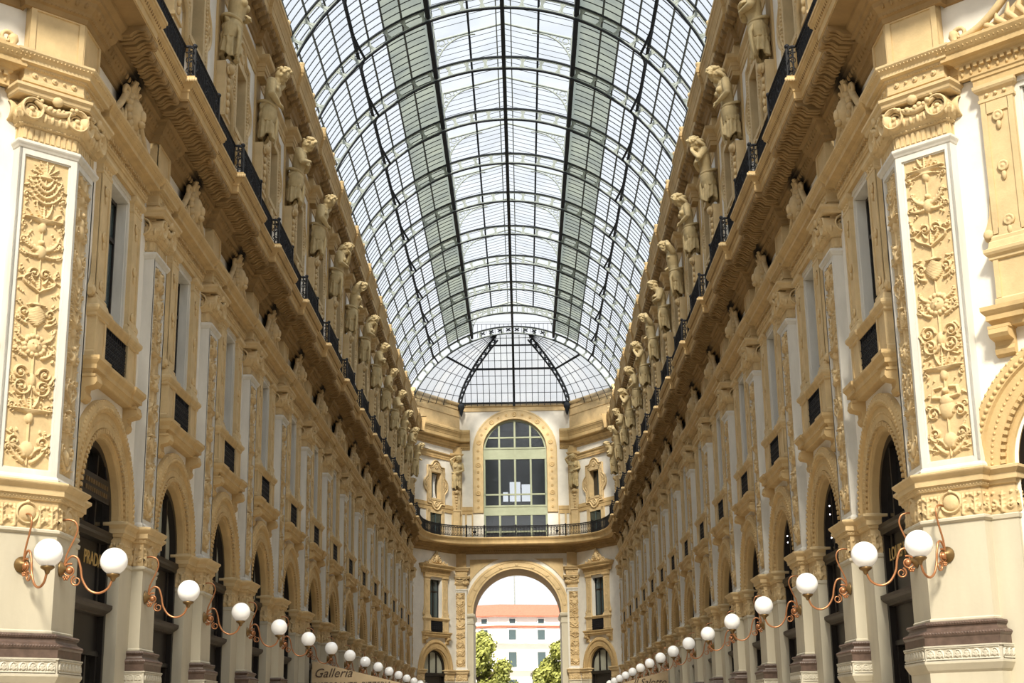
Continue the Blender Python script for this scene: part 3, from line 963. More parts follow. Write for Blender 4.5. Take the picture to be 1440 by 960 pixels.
def figure(var):
    mb = MB(); fem = var in (0, 2)
    pel, wst, chs, nck = (.34, 0, 17.80), (.37, 0, 18.10), (.43, 0, 18.55), (.50, 0, 18.90)
    hx, hy, hz = (.66, (.04, -.05, .06, -.03)[var], 19.14)
    # trunk as stacked ellipses
    rows = []
    for x, z, a, b in ((.30, 17.45, .20, .30), (.33, 17.65, .22, .33), (.35, 17.85, .22, .33), (.37, 18.05, .18, .26), (.39, 18.20, .175, .25), (.42, 18.42, .20, .29), (.44, 18.60, .21, .33), (.45, 18.76, .19, .34), (.46, 18.87, .14, .27), (.48, 18.94, .10, .15)):
        rows.append([(x + a * math.cos(t), b * math.sin(t), z) for t in [2 * PI * k / 20 for k in range(20)]])
    mb.grid(rows, True, cv=True)
    mb.add(rows[0], [tuple(range(20))]); mb.add(rows[-1], [tuple(range(20))])
    if fem:
        for sg in (1, -1):
            mb.ball((.60, sg * .15, 18.55), (.10, .12, .12), 12, 8)
    else:
        for sg in (1, -1):
            mb.ball((.57, sg * .14, 18.60), (.08, .15, .11), 12, 8)
        for q in range(3):
            for sg in (1, -1):
                mb.ball((.555 - .02 * q, sg * .07, 18.38 - .12 * q), (.035, .06, .05), 8, 6)
    limb(mb, [(.47, 0, 18.85), (.60, hy * .6, 19.06)], [.125, .105])
    # head: skull, jaw, brow, nose, lips, eyes, ears, hair
    tilt = Matrix.Translation((hx, hy, hz)) @ Matrix.Rotation(.75, 4, 'Y') @ Matrix.Rotation((-.25, .3, -.1, .35)[var], 4, 'Z') @ Matrix.Scale(1.12, 4)
    mb.M = tilt
    mb.ball((0, 0, .04), (.175, .145, .185), 16, 12); mb.ball((.06, 0, -.09), (.115, .105, .12), 14, 10)
    mb.ball((.165, 0, -.02), (.035, .028, .065), 8, 6); mb.ball((.185, 0, -.055), (.03, .032, .025), 8, 6)
    for sg in (1, -1):
        mb.ball((.135, sg * .06, .035), (.035, .05, .02), 8, 6); mb.ball((.135, sg * .058, -.0), (.028, .03, .02), 8, 6)
        mb.ball((-.01, sg * .148, -.02), (.045, .025, .06), 8, 6)
    mb.ball((.155, 0, -.105), (.03, .05, .014), 8, 6); mb.ball((.152, 0, -.13), (.03, .042, .014), 8, 6)
    mb.ball((.13, 0, -.175), (.04, .045, .035), 8, 6)
    for i in range(60):
        a = rnd.uniform(0, 2 * PI); e = rnd.uniform(.1, 1.45)
        q = (-.02 + .19 * math.cos(e) * math.cos(a), .16 * math.cos(e) * math.sin(a), .06 + .19 * math.sin(e))
        if q[0] < .10:
            mb.ball(q, rnd.uniform(.035, .06), 6, 5)
    if fem:
        mb.ball((-.17, 0, -.02), (.10, .11, .10), 10, 8)
        for sg in (1, -1):
            limb(mb, [(-.08, sg * .14, .0), (-.10, sg * .17, -.18), (-.04, sg * .17, -.33)], [.06, .05, .03])
    if var in (1, 3):
        for i in range(26):
            mb.ball((.11 + rnd.uniform(-.03, .05), rnd.uniform(-.08, .08), -.19 - rnd.uniform(0, .14)), rnd.uniform(.03, .045), 6, 5)
    mb.M = None
    sh = lambda sg: (.45, sg * .33, 18.80)
    if var == 0:
        limb(mb, [sh(-1), (.58, -.46, 19.10), (.66, -.16, 19.36)], [.115, .085, .055]); hand(mb, (.67, -.13, 19.37), (.45, .75, -.12), (0, 0, 1))
        limb(mb, [sh(1), (.44, .44, 18.32), (.66, .12, 18.12)], [.115, .085, .055]); hand(mb, (.67, .10, 18.12), (.2, -.8, .05), (.8, 0, .5))
    elif var == 1:
        limb(mb, [sh(-1), (.56, -.42, 18.36), (.72, .02, 18.52)], [.125, .095, .06]); hand(mb, (.72, .05, 18.53), (-.25, .8, .2), (.8, 0, .3))
        limb(mb, [sh(1), (.54, .43, 18.34), (.70, .0, 18.36)], [.125, .095, .06]); hand(mb, (.70, -.03, 18.36), (-.25, -.8, .15), (.8, 0, .3))
    elif var == 2:
        limb(mb, [sh(1), (.62, .42, 18.45), (.78, .10, 18.88)], [.115, .085, .055]); hand(mb, (.78, .09, 18.90), (-.1, -.25, .6), (.8, 0, .2))
        limb(mb, [sh(-1), (.52, -.43, 18.34), (.70, .10, 18.32)], [.115, .085, .055]); hand(mb, (.70, .13, 18.32), (-.1, .8, .2), (.8, 0, .3))
    else:
        limb(mb, [sh(1), (.60, .48, 19.05), (.62, .16, 19.36)], [.125, .095, .06]); hand(mb, (.63, .13, 19.37), (.5, -.75, -.1), (0, 0, 1))
        limb(mb, [sh(-1), (.48, -.45, 18.32), (.64, -.12, 18.06)], [.125, .095, .06]); hand(mb, (.64, -.10, 18.06), (.2, .8, .05), (.8, 0, .5))
    mb.v = [(.10 + (v[0] - .10) * 1.16, v[1], 19.42 - (19.42 - v[2]) * .92) for v in mb.v]
    mb.v = [(v[0], v[1] * 1.10, v[2]) for v in mb.v]
    return voxel(mb, .0165, 'figure')


def drapery(var):
    mb = MB(); rows = []; r = random.Random(var); ph = r.uniform(0, 6)
    NZ, NT = 22, 72
    for i in range(NZ + 1):
        t = i / NZ; z = 18.10 - 1.18 * t
        row = []
        for k in range(NT):
            a = 2 * PI * k / NT
            f = .035 * (t + .15) * math.sin(11 * a + ph + 2.2 * t) + .022 * math.sin(5 * a - 4 * t + ph)
            diag = .03 * math.sin(26 * (t + .16 * math.sin(a + ph)) + ph) * (1 - t) * 1.2
            rx, ry = .215 + .05 * t + f + diag, .315 + .035 * t + f + diag
            zz = z - (.10 * math.sin(3 * a + ph) * t * t) - .10 * math.cos(a - .6) * (1 - t) * .8
            row.append((.35 - .03 * t + rx * math.cos(a), ry * math.sin(a), zz))
        rows.append(row)
    rows.append([(.32 + (p[0] - .32) * .5, p[1] * .5, p[2] + .08) for p in rows[-1]])
    mb.grid(rows, True, cv=True)
    pts = [(.35 + .27 * math.cos(a), .36 * math.sin(a), 18.06 - .10 * math.cos(a - .6)) for a in [2 * PI * k / 24 for k in range(25)]]
    mb.tube(pts, .05, 8)
    sg = 1 if var % 2 else -1
    for q in range(4):
        mb.tube([(.56 - .03 * q, sg * (.10 + .05 * q), 18.0), (.62, sg * (.12 + .05 * q), 17.6), (.60, sg * (.15 + .05 * q), 17.1), (.56, sg * (.14 + .05 * q), 16.75 + .05 * q)], [.05, .05, .045, .02], 7)
    mb.v = [(.10 + (v[0] - .10) * .98, v[1] * .93, 19.42 - (19.42 - v[2]) * .92) for v in mb.v]
    return mb


def herm_parts():
    out = []
    mb = MB(); mb.box(-.02, .06, -.37, .37, 13.25, 19.2)
    out.append(('backing_strip', mb, 'gold'))
    mb = MB()
    v = []
    for z, h, d in ((13.3, .25, .24), (14.4, .26, .26), (16.9, .33, .30)):
        v.append([(.02, -h, z), (d, -h, z), (d, h, z), (.02, h, z)])
    mb.grid(v, False, cv=True)
    mb.mold([(0, -.33), (.28, -.33), (.28, .33), (0, .33)], [(0, 13.25), (.08, 13.25), (.08, 13.5), (.03, 13.6), (0, 13.62)])
    mb.mold([(0, -.30), (.27, -.30), (.27, .30), (0, .30)], [(0, 15.35), (.05, 15.37), (.05, 15.45), (0, 15.48)])
    for q in range(5):
        mb.ball((.31, 0, 16.45 - .21 * q), (.06, .13 - .018 * q, .10), 8, 6)
    for sg in (1, -1):
        mb.spiral((.33, sg * .17, 16.72), .13, .03, 1.3, PI / 2, .045, sgn=sg, n=18)
    mb.ball((.36, 0, 16.78), (.12, .20, .14), 10, 7)
    out.append(('herm_shaft', mb, 'gold2'))
    mb = MB(); U = [(-.02, -.34), (.28, -.34), (.28, .34), (-.02, .34)]
    mb.mold(U, [(0, 19.02), (0, 19.16), (.03, 19.18), (.03, 19.30), (.05, 19.32), (.05, 19.42), (.10, 19.48), (.16, 19.54), (.18, 19.60), (.18, 19.66), (0, 19.70)])
    mb.mold([(-.02, -.36), (.20, -.36), (.20, .36), (-.02, .36)], [(0, 19.68), (0, 20.2)])
    out.append(('head_block', mb, 'gold'))
    return out


# ------------------------------------------------------------------ balcony railing, one bay
def rail_run(pts, parts_z=(13.30, 14.12), scroll_every=4):
    z0, z1 = parts_z
    bars, rails, posts = MB(), MB(), []
    Pp = [Vector((p[0], p[1], 0)) for p in pts]
    for z, r in ((z0 + .07, .020), (z1 - .13, .016), (z1, .034)):
        rails.tube([(p.x, p.y, z) for p in Pp], r, 6)
    acc = .06; k = 0
    for a, b in zip(Pp, Pp[1:]):
        L = (b - a).length; d = (b - a).normalized() if L else Vector((0, 1, 0))
        while acc < L:
            p = a + d * acc
            bars.tube([(p.x, p.y, z0 + .07), (p.x, p.y, z1)], .016, 5, caps=False)
            q = p + d * .055
            if k % 2 == 0:
                for zz, ry, rz in ((z0 + .36, .045, .14), (z0 + .60, .035, .06)):
                    bars.tube([(q.x + d.x * ry * math.cos(t), q.y + d.y * ry * math.cos(t), zz + rz * math.sin(t)) for t in [2 * PI * i / 10 for i in range(11)]], .014, 4, caps=False)
            for zz in (z1 - .065, z0 + .15):
                bars.tube([(q.x + d.x * .045 * math.cos(t), q.y + d.y * .045 * math.cos(t), zz + .045 * math.sin(t)) for t in [2 * PI * i / 8 for i in range(9)]], .014, 4, caps=False)
            acc += .11; k += 1
        acc -= L
    return bars, rails


def rail_post(p, z0=13.30, z1=14.12):
    mb = MB(); mb.box(p[0] - .035, p[0] + .035, p[1] - .035, p[1] + .035, z0, z1)
    mb.ball((p[0], p[1], z1 + .05), .06, 8, 6); mb.box(p[0] - .05, p[0] + .05, p[1] - .05, p[1] + .05, z0, z0 + .08)
    return mb


# ------------------------------------------------------------------ globe lamp on its copper bracket (origin at the wall plate)
def lamp_parts():
    out = []
    mb = MB(); mb.lathe([(0, 0), (.13, 0), (.13, .025), (.10, .04), (.10, .06), (.05, .075), (.045, .11), (0, .12)], 18, (0, 0, 0), 'x')
    out.append(('wall_plate', mb, 'brass'))

    def spl(pts, n=8):
        out = []
        Q = [Vector(p) for p in pts]; Q = [Q[0]] + Q + [Q[-1]]
        for i in range(1, len(Q) - 2):
            for k in range(n):
                t = k / n
                out.append(.5 * ((2 * Q[i]) + (-Q[i - 1] + Q[i + 1]) * t + (2 * Q[i - 1] - 5 * Q[i] + 4 * Q[i + 1] - Q[i + 2]) * t * t + (-Q[i - 1] + 3 * Q[i] - 3 * Q[i + 1] + Q[i + 2]) * t ** 3))
        out.append(Q[-2]); return out
    mb = MB()
    mb.tube(spl([(.06, 0, -.02), (.08, 0, .10), (.17, 0, .20), (.27, 0, .17), (.33, 0, .02), (.37, 0, -.17), (.48, 0, -.34), (.64, 0, -.40), (.79, 0, -.33), (.86, 0, -.18), (.87, 0, -.11)]), .020, 8)
    mb.tube(spl([(.06, 0, .0), (.09, 0, .22), (.20, 0, .48), (.245, 0, .64), (.20, 0, .76), (.09, 0, .80), (.0, 0, .79)]), .0165, 8)
    out.append(('arm', mb, 'copper'))
    mb = MB()
    mb.spiral((.15, 0, -.03), .115, .05, 1.25, 1.2, .020, 'xz', n=26); mb.ball((.15, 0, -.03), .06, 10, 7)
    mb.spiral((.27, 0, -.20), .085, .03, 1.4, 1.9, .018, 'xz', n=26)
    for q in range(5):
        mb.ball((.06 + .02 * q, .0, -.14 - .03 * (q % 2)), .022, 6, 5)
    out.append(('scrollwork', mb, 'copper'))
    mb = MB(); mb.lathe([(.015, -.02), (.03, -.01), (.045, .03), (.05, .04), (.10, .07), (.11, .09), (.11, .10), (.09, .11), (0, .11)], 14, (.87, 0, -.20), 'z')
    out.append(('globe_holder', mb, 'brass'))
    mb = MB(); mb.ball((.87, 0, .11), .22, 28, 18); out.append(('globe', mb, 'globe'))
    return out
# ================================================================== where things stand
CHA = ((-WX, 102.6), (-4.3, 107.5))          # left chamfer of the end wall (mirrored on the right)
YE = 107.5
clen = seglen(*CHA)
cang = math.atan2(CHA[1][1] - CHA[0][1], CHA[1][0] - CHA[0][0])     # direction of the left chamfer
CH_MID = ((CHA[0][0] + CHA[1][0]) / 2, (CHA[0][1] + CHA[1][1]) / 2)
ROOT = {'L': lambda y: ((-WX, y, H), 0.), 'R': lambda y: ((WX, y, H), PI)}
CH_ROOT = {'L': ((CH_MID[0], CH_MID[1], H), cang - PI / 2), 'R': ((-CH_MID[0], CH_MID[1], H), PI - (cang - PI / 2))}
CW = {'L': (-WX, Y0['L'] + CORN[1]), 'R': (WX, Y0['R'] + CORN[1])}
OC_ROOT = {'L': ((*CW['L'], H), -PI / 4), 'R': ((*CW['R'], H), PI + PI / 4)}
OC_Y = {'L': -2.92, 'R': 2.92}                                       # bay centre along the octagon wall


def local_to(root, y):
    (x, yy, z), rz = root
    return ((x - math.sin(rz) * y, yy + math.cos(rz) * y, z), rz)


# ------------------------------------------------------------------ floor and walls
fl = MB(); fl.box(-30, 30, -40, 260, -1.85, -1.65)
struct('floor', fl, 'floor')


def bay_outline(yc, y0, y1):
    arc = [(yc - 1.42 * math.cos(PI * k / 24), 3.93 + 1.42 * math.sin(PI * k / 24)) for k in range(25)]
    return [(y0, -1.65), (yc - 1.42, -1.65)] + arc + [(yc + 1.42, -1.65), (y1, -1.65), (y1, 12.9), (y0, 12.9)]


def rect(yc, w, z0, z1):
    return [(yc - w, z0), (yc + w, z0), (yc + w, z1), (yc - w, z1)]


def wall_bay(mb, yc, y0, y1, top=22.6):
    mb.plate(bay_outline(yc, y0, y1), [rect(yc, .79, 6.57, 10.35)])
    mb.plate([(y0, 12.9), (y1, 12.9), (y1, top), (y0, top)], [rect(yc, .74, 15.95, 18.10)])


for sd in 'LR':
    sg = 1 if sd == 'L' else -1
    mb = MB()
    yl = -.36
    for k in range(NB):
        yr = P * (k + 1) if k < NB - 1 else 102.6 - Y0[sd]
        a, b = sorted((sg * yl, sg * yr))
        wall_bay(mb, sg * (P * k + P / 2), a, b); yl = yr
    mb.box(-.35, 0, *sorted((sg * -.36, sg * yl)), 21.4, 22.75)          # parapet the roof stands on
    struct('wall_' + SIDE[sd], mb, 'plaster_blotch', *ROOT[sd](Y0[sd]))
    mb = MB(); o = OC_Y[sd]
    a, b = sorted((0, sg * -9.0)); wall_bay(mb, o, a, b)
    struct('wall_octagon_' + SIDE[sd], mb, 'plaster', *OC_ROOT[sd])
    mb = MB(); wall_bay(mb, 0, -clen / 2, clen / 2, 23.6)
    struct('wall_chamfer_' + SIDE[sd], mb, 'plaster', *CH_ROOT[sd])

# the rest of the octagon, behind the camera
for sd, sx in (('left', -1), ('right', 1)):
    mb = MB(); x0, y0 = WX + 9 * R2, Y0['L'] - .36 - 9 * R2
    p = [(x0, y0), (x0 + 3.5, y0 - 3.5), (x0 + 3.5, -6.), (7., -16.)]
    for a, b in zip(p, p[1:]):
        mb.add([(sx * a[0], a[1], -1.65), (sx * b[0], b[1], -1.65), (sx * b[0], b[1], 18), (sx * a[0], a[1], 18)], [(0, 1, 2, 3)])
    struct('wall_octagon_side_' + sd, mb, 'plaster')
mb = MB(); mb.box(-7, 7, -16.3, -16, -1.65, 18); struct('wall_octagon_rear', mb, 'plaster')
mb = MB(); mb.lathe([(20.5 * math.cos(a), 16. * math.sin(a)) for a in np.linspace(0, PI / 2, 12)], 32, (0, 4.2, 22.9))
struct('ceiling_octagon_dome', mb, 'domeglass')

# end wall: big arch below, great window above
XE = 4.3
mb = MB()
arc = [(-3.2 * math.cos(PI * k / 40), 7.95 + 3.2 * math.sin(PI * k / 40)) for k in range(41)]
mb.plate([(-XE, -1.65), (-3.2, -1.65)] + arc + [(3.2, -1.65), (XE, -1.65), (XE, 12.9), (-XE, 12.9)], [])
arc2 = [(-2.36 * math.cos(PI * k / 40), 19.95 + 2.36 * math.sin(PI * k / 40)) for k in range(41)]
mb.plate([(-XE, 12.9), (-2.36, 12.9)] + arc2 + [(2.36, 12.9), (XE, 12.9), (XE, 23.4), (-XE, 23.4)], [])
END = ((0, YE, H), -PI / 2)
struct('wall_back', mb, 'plaster', *END)


# ------------------------------------------------------------------ pilasters
def proto(name, label, cat, parts, group, loc, rz):
    r = thing(name, label, cat, loc, rz, group); assemble(r, parts); return r


pil = pilaster_parts(reg_path, (1,), 11, .0125, 1.55)
tp = None
for sd in 'LR':
    for k in range(1, NB + 1):
        lab = f'ochre relief pilaster with volute capital, {ORD[k]} from the octagon corner, {SIDE[sd]} wall'
        loc, rz = ROOT[sd](Y0[sd] + P * k)
        if tp is None:
            tp = proto('pilaster', lab, 'pilaster', pil, 'giant pilasters of the arcade', loc, rz)
        else:
            dup(tp, loc, rz, lab)
    loc, rz = (CHA[1][0] * (-1 if sd == 'R' else 1), YE - .02, H), -PI / 2
    loc = (loc[0] + (.12 if sd == 'L' else -.12), loc[1], loc[2])
    dup(tp, loc, rz, f'volute-capped pilaster of the end wall, just {SIDE[sd]} of the great archway')
for sd, fn, seed in (('L', cor_path, 3), ('R', mir(cor_path), 26)):
    loc, rz = ROOT[sd](Y0[sd])
    fc = (1, 2)
    r = thing('corner_pilaster', f'huge corner pilaster with carved arabesque panels at the {SIDE[sd]} octagon corner', 'pilaster', loc, rz, 'corner pilasters of the octagon')
    assemble(r, pilaster_parts(fn, fc, seed, .0085, 1.15))


# ------------------------------------------------------------------ bays: shopfronts, windows, cartouche windows
def unpack(root, parts):
    for t in parts:
        o = part(t[0], t[1], t[2], root)
        if len(t) > 3:
            for n, b, m in t[3]:
                part(n, b, m, o)


ap, sp0, sp1 = arch_parts(), shop_parts(False), shop_parts(True)
wp, wp2 = window_parts('mask'), window_parts('shell')
cp, cp2 = cartouche_parts(False), cartouche_parts(True)
protos = {}


def put(key, name, cat, group, parts, loc, rz, label):
    if key not in protos:
        r = thing(name, label, cat, loc, rz, group); unpack(r, parts); protos[key] = r
    else:
        r = dup(protos[key], loc, rz, label)
    return r


bays = []
for sd in 'LR':
    for k in range(NB):
        bays.append((ROOT[sd](Y0[sd] + P * k + P / 2), f'{ORD[k]} bay from the octagon, {SIDE[sd]} wall', sd, k))
    bays.append((local_to(OC_ROOT[sd], OC_Y[sd]), f'on octagon wall beside {SIDE[sd]} corner pilaster', sd, -1))
    bays.append((CH_ROOT[sd], f'on angled end wall {SIDE[sd]} of great archway', sd, 99))
for (loc, rz), w, sd, k in bays:
    al, ar = (loc, rz) if k >= 0 else local_to((loc, rz), .13 if sd == 'L' else -.13)
    put('arch', 'stone_arch', 'arch', 'round arches of the shopfronts', ap, al, ar, f'ochre round shopfront arch on piers, {w}')
    bl = sd == 'L' and k in (1, 2, 3) or k == 99
    put('shop1' if bl else 'shop0', 'shopfront', 'shopfront', 'dark shopfronts under the arches', sp1 if bl else sp0, al, ar,
        (f'dark shopfront with pale fanlight blind, {w}' if bl else f'dark glazed shopfront under round arch, {w}'))
    put('win99' if k == 99 else 'win', 'balconette_window', 'window', 'tall first-floor windows', wp2 if k == 99 else wp, loc, rz,
        f'tall window with iron balconette, {w}')
    put('cart99' if (k == 99 and sd == 'L') else 'cart', 'cartouche_window', 'window', 'upper windows in carved cartouches', cp2 if (k == 99 and sd == 'L') else cp, loc, rz,
        (f'cartouche window with white curtain, {w}' if (k == 99 and sd == 'L') else f'upper window in cartouche frame, {w}'))

# ------------------------------------------------------------------ caryatid herms
herm = herm_parts(); figs = [(figure(v), drapery(v)) for v in range(4)]
desc = ['woman, arm bent over her head', 'bearded man with crossed forearms',
        'woman, hand at her chin', 'bearded man, arm over brow']
for sd in 'LR':
    spots = [(ROOT[sd](Y0[sd] + P * k + .12), f'{ORD[k]} from the octagon, {SIDE[sd]} wall', k) for k in range(1, NB + 1)]
    x = -4.45 if sd == 'L' else 4.45
    spots.append((((x, 107.25, H), -PI / 2 + (.30 if sd == 'L' else -.30)), f'{SIDE[sd]} of the great end window', 2 if sd == 'L' else 0))
    for (loc, rz), w, k in spots:
        v = (k * 2 + (0 if sd == 'L' else 1) + k // 3) % 4 if k else 0
        lab = f'herm of {desc[v]}, {w}'
        key = ('herm', v)
        if key not in protos:
            r = thing('herm_statue', lab, 'statue', loc, rz, 'stone herms of the upper storey')
            for n, b, m in herm:
                part(n, b, m, r)
            f = part('figure', figs[v][0], 'statue', r); part('drapery', figs[v][1], 'statue', f)
            protos[key] = r
        else:
            dup(protos[key], loc, rz, lab)


# ------------------------------------------------------------------ main cornice (balcony) and upper cornice
def stepped(sd, d0, d1, ys, lo, hi, end, corner_e, start=-9.):
    """Plan path along octagon wall, corner and arm wall (left orientation), breaking out to d1 over [y+lo, y+hi]."""
    A0 = (CORN[0] + start * R2, CORN[1] + start * R2)
    cw = [A0, CORN, (0, end)]
    base = offset_path(cw, d0); out = offset_path(cw, d1)
    e = (.97 + corner_e)
    n2 = (R2, -R2)
    A = (CORN[0] - e * R2, CORN[1] - e * R2)
    pts = [base[0], (A[0] + d0 * n2[0], A[1] + d0 * n2[1]), (A[0] + d1 * n2[0], A[1] + d1 * n2[1]), out[1], (d1, .55 + corner_e), (d0, .55 + corner_e)]
    for y in ys:
        pts += [(d0, y + lo), (d1, y + lo), (d1, y + hi), (d0, y + hi)]
    pts.append((d0, end))
    return pts if sd == 'L' else [(x, -y) for x, y in reversed(pts)]


BED = [(-.02, 12.14), (.05, 12.16), (.07, 12.25), (.12, 12.28), (.14, 12.34), (.22, 12.44), (.24, 12.52), (.30, 12.55), (.31, 12.62), (.40, 12.70), (.42, 12.78)]
CORONA = [(-.60, 12.74), (-.02, 12.80), (-.02, 12.83), (.0, 12.83), (.0, 12.99), (.02, 13.0), (.03, 13.05), (.08, 13.13), (.12, 13.17), (.13, 13.22), (.15, 13.23), (.15, 13.29), (-.7, 13.31)]
UBED = [(-.02, 20.0), (.05, 20.02), (.07, 20.12), (.12, 20.16), (.16, 20.26), (.22, 20.32), (.24, 20.40), (.30, 20.46)]
UCOR = [(-.42, 20.46), (-.02, 20.58), (-.02, 20.62), (0, 20.62), (0, 20.86), (.02, 20.88), (.03, 20.94), (.08, 21.08), (.12, 21.14), (.13, 21.22), (.16, 21.24), (.16, 21.36), (.14, 21.44), (-.6, 21.5)]
MOD = [(.38, 12.78), (.38, 12.60), (.42, 12.585), (.48, 12.60), (.54, 12.655), (.60, 12.69), (.66, 12.69), (.72, 12.67), (.76, 12.69), (.775, 12.74), (.775, 12.82)]
UMOD = [(.26, 20.52), (.26, 20.32), (.32, 20.30), (.40, 20.36), (.50, 20.38), (.54, 20.44), (.54, 20.58)]
trim_i = 0


def trim(mb, m, root, kids=()):
    global trim_i
    trim_i += 1
    o = struct(f'trim_{trim_i}', mb, m, *root)
    for n, b, mm in kids:
        part(n, b, mm, o)
    return o


for sd in 'LR':
    sg = 1 if sd == 'L' else -1
    ys = [P * k for k in range(1, NB + 1)]
    e1 = 101.9 - Y0[sd]
    bed = MB(); pth = stepped(sd, 0, .18, ys, -.60, .60, e1, .05); bed.mold(pth, BED, 'ends')
    eggs = MB()
    for s_ in zip(pth, pth[1:]):
        q = offset_path(list(s_), .205)
        if seglen(*s_) > .12:
            beads(eggs, q, 12.44, .05, .17, 0, .07)
            beads(eggs, offset_path(list(s_), .115), 12.285, .022, .07)
    trim(bed, 'soffit_blotch', ROOT[sd](Y0[sd]), [('egg_and_dart', eggs, 'soffit')])
    e2 = 99.6 - Y0[sd]
    cor = MB(); cpth = stepped(sd, .80, .96, ys[:-1], -1.28, 1.78, e2, 1.0); cor.mold(cpth, CORONA[1:], 'ends')
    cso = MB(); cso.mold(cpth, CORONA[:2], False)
    lm = MB()
    for s_ in zip(cpth, cpth[1:]):
        q = offset_path(list(s_), .055)
        if seglen(*s_) > .3 and max(abs(s_[0][1]), abs(s_[1][1])) > 0:
            beads(lm, q, 13.10, .022, .105, 0, .055)
    md = MB(); n = int((e2 - .7) / .50)
    for i in range(n):
        y = 1.0 + .50 * i
        kk = (y + 1.28) % P
        dx = .16 if kk < 3.06 else 0
        md.prism([(d + (dx if d > .45 else 0), z) for d, z in MOD], *sorted((sg * (y - .20), sg * (y + .20))), 'y')
        for yy in (-.10, .10):
            md.tube([(d + (dx if d > .45 else 0), sg * (y + yy * (1 + .5 * math.sin(9 * d))), z - .012) for d, z in MOD[1:-1]], .028, 5, False)
    md.M = Matrix.Translation((CORN[0], sg * CORN[1], 0)) @ Matrix.Rotation(-sg * PI / 4, 4, 'Z')
    for i in range(15):
        y = -.2 - .5 * i
        md.prism(MOD, *sorted((sg * (y - .20), sg * (y + .20))), 'y')
    md.M = None
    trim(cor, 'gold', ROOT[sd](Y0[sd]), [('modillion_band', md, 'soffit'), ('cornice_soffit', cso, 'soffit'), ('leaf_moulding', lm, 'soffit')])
    bl = MB()
    for k in range(1, NB):                                   # carved cap at the near end of every block
        y = P * k - 1.28 - .16
        for j in range(5):
            bl.ball((.93 + .05 * j, sg * y, 13.20), (.035, .03, .05), 6, 4)
    part('acanthus_caps', bl, 'gold2', bpy.data.objects[f'trim_{trim_i}'])
    ub = MB(); ub.mold(stepped(sd, 0, .16, ys, -.42, .66, e1, .05), UBED, 'ends')
    um = MB()
    for i in range(int((e1 - .6) / .50)):
        y = .9 + .50 * i
        um.prism(UMOD, *sorted((sg * (y - .13), sg * (y + .13))), 'y')
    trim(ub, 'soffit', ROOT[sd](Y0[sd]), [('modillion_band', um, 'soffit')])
    uc = MB(); uc.mold(stepped(sd, .52, .62, ys, -1.1, 1.45, e1, .8), UCOR, 'ends')
    an = MB()
    for k in range(1, NB + 1):
        for yy in (-1.06, 1.41):
            an.lathe([(.05, 0), (.09, .03), (.06, .07), (.11, .16), (.10, .24), (0, .28)], 10, (.66, sg * (P * k + yy), 21.42), 'z')
    trim(uc, 'gold', ROOT[sd](Y0[sd]), [('antefix_knobs', an, 'gold2')])
    # string course under the upper cornice, and the attic strip behind
    st = MB(); wl = [(0, .2), (0, e1)] if sd == 'L' else [(0, -e1), (0, -.2)]
    st.mold(wl, [(-.02, 19.05), (.03, 19.06), (.04, 19.20), (.06, 19.22), (.06, 19.34), (.10, 19.40), (.14, 19.46), (.14, 19.52), (0, 19.55)])
    trim(st, 'gold', ROOT[sd](Y0[sd]))
    ob = MB(); wl = [(0, -9), (0, 0)] if sd == 'L' else [(0, 0), (0, 9)]
    ob.mold(wl, [(-.02, 10.62), (.03, 10.62), (.03, 10.78), (.05, 10.79), (.05, 10.95), (.08, 10.98), (.10, 11.03), (.13, 11.05), (.13, 11.12), (.20, 11.2), (.20, 11.25), (0, 11.28)])
    for y in range(60):
        ob.ball((.08, wl[0][1] + .15 * (y + .5), 10.985), (.02, .045, .02), 6, 4)
    trim(ob, 'gold2', OC_ROOT[sd])

# end of the arm: bed moulding, curved balcony, entablature bands
wallU = [(-WX, 101.9), (-WX, CHA[0][1]), (-XE, YE), (XE, YE), (WX, CHA[0][1]), (WX, 101.9)]
OR = ((0, 0, H), 0)
mb = MB(); mb.mold(wallU, [(-.02, 12.24), (.10, 12.25), (.14, 12.34)] + BED[5:], False)
eggs = MB()
for s_ in zip(wallU, wallU[1:]):
    beads(eggs, offset_path(list(s_), .205), 12.44, .05, .17, 0, .07)
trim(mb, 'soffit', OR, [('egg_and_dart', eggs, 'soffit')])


def bez(p, q, r, s_, n):
    return [tuple((1 - t) ** 3 * p[i] + 3 * (1 - t) ** 2 * t * q[i] + 3 * (1 - t) * t * t * r[i] + t ** 3 * s_[i] for i in (0, 1)) for t in [k / n for k in range(n + 1)]]


half = [(-WX + .80, 99.5), (-WX + .80, 99.9)] + bez((-WX + .80, 100.2), (-WX + .85, 103.4), (-5.2, 105.7), (-2.6, 106.0), 14)
balc = half + [(-x, y) for x, y in reversed(half)]
mb = MB(); mb.mold(balc, [(-.45, 12.76), (-.02, 12.80)] + CORONA[2:-1] + [(-1.35, 13.31)], False)
ms = MB(); ms.mold(balc, [(-1.35, 12.74), (-.45, 12.76)], False)
trim(mb, 'gold', OR, [('cornice_soffit', ms, 'soffit')])
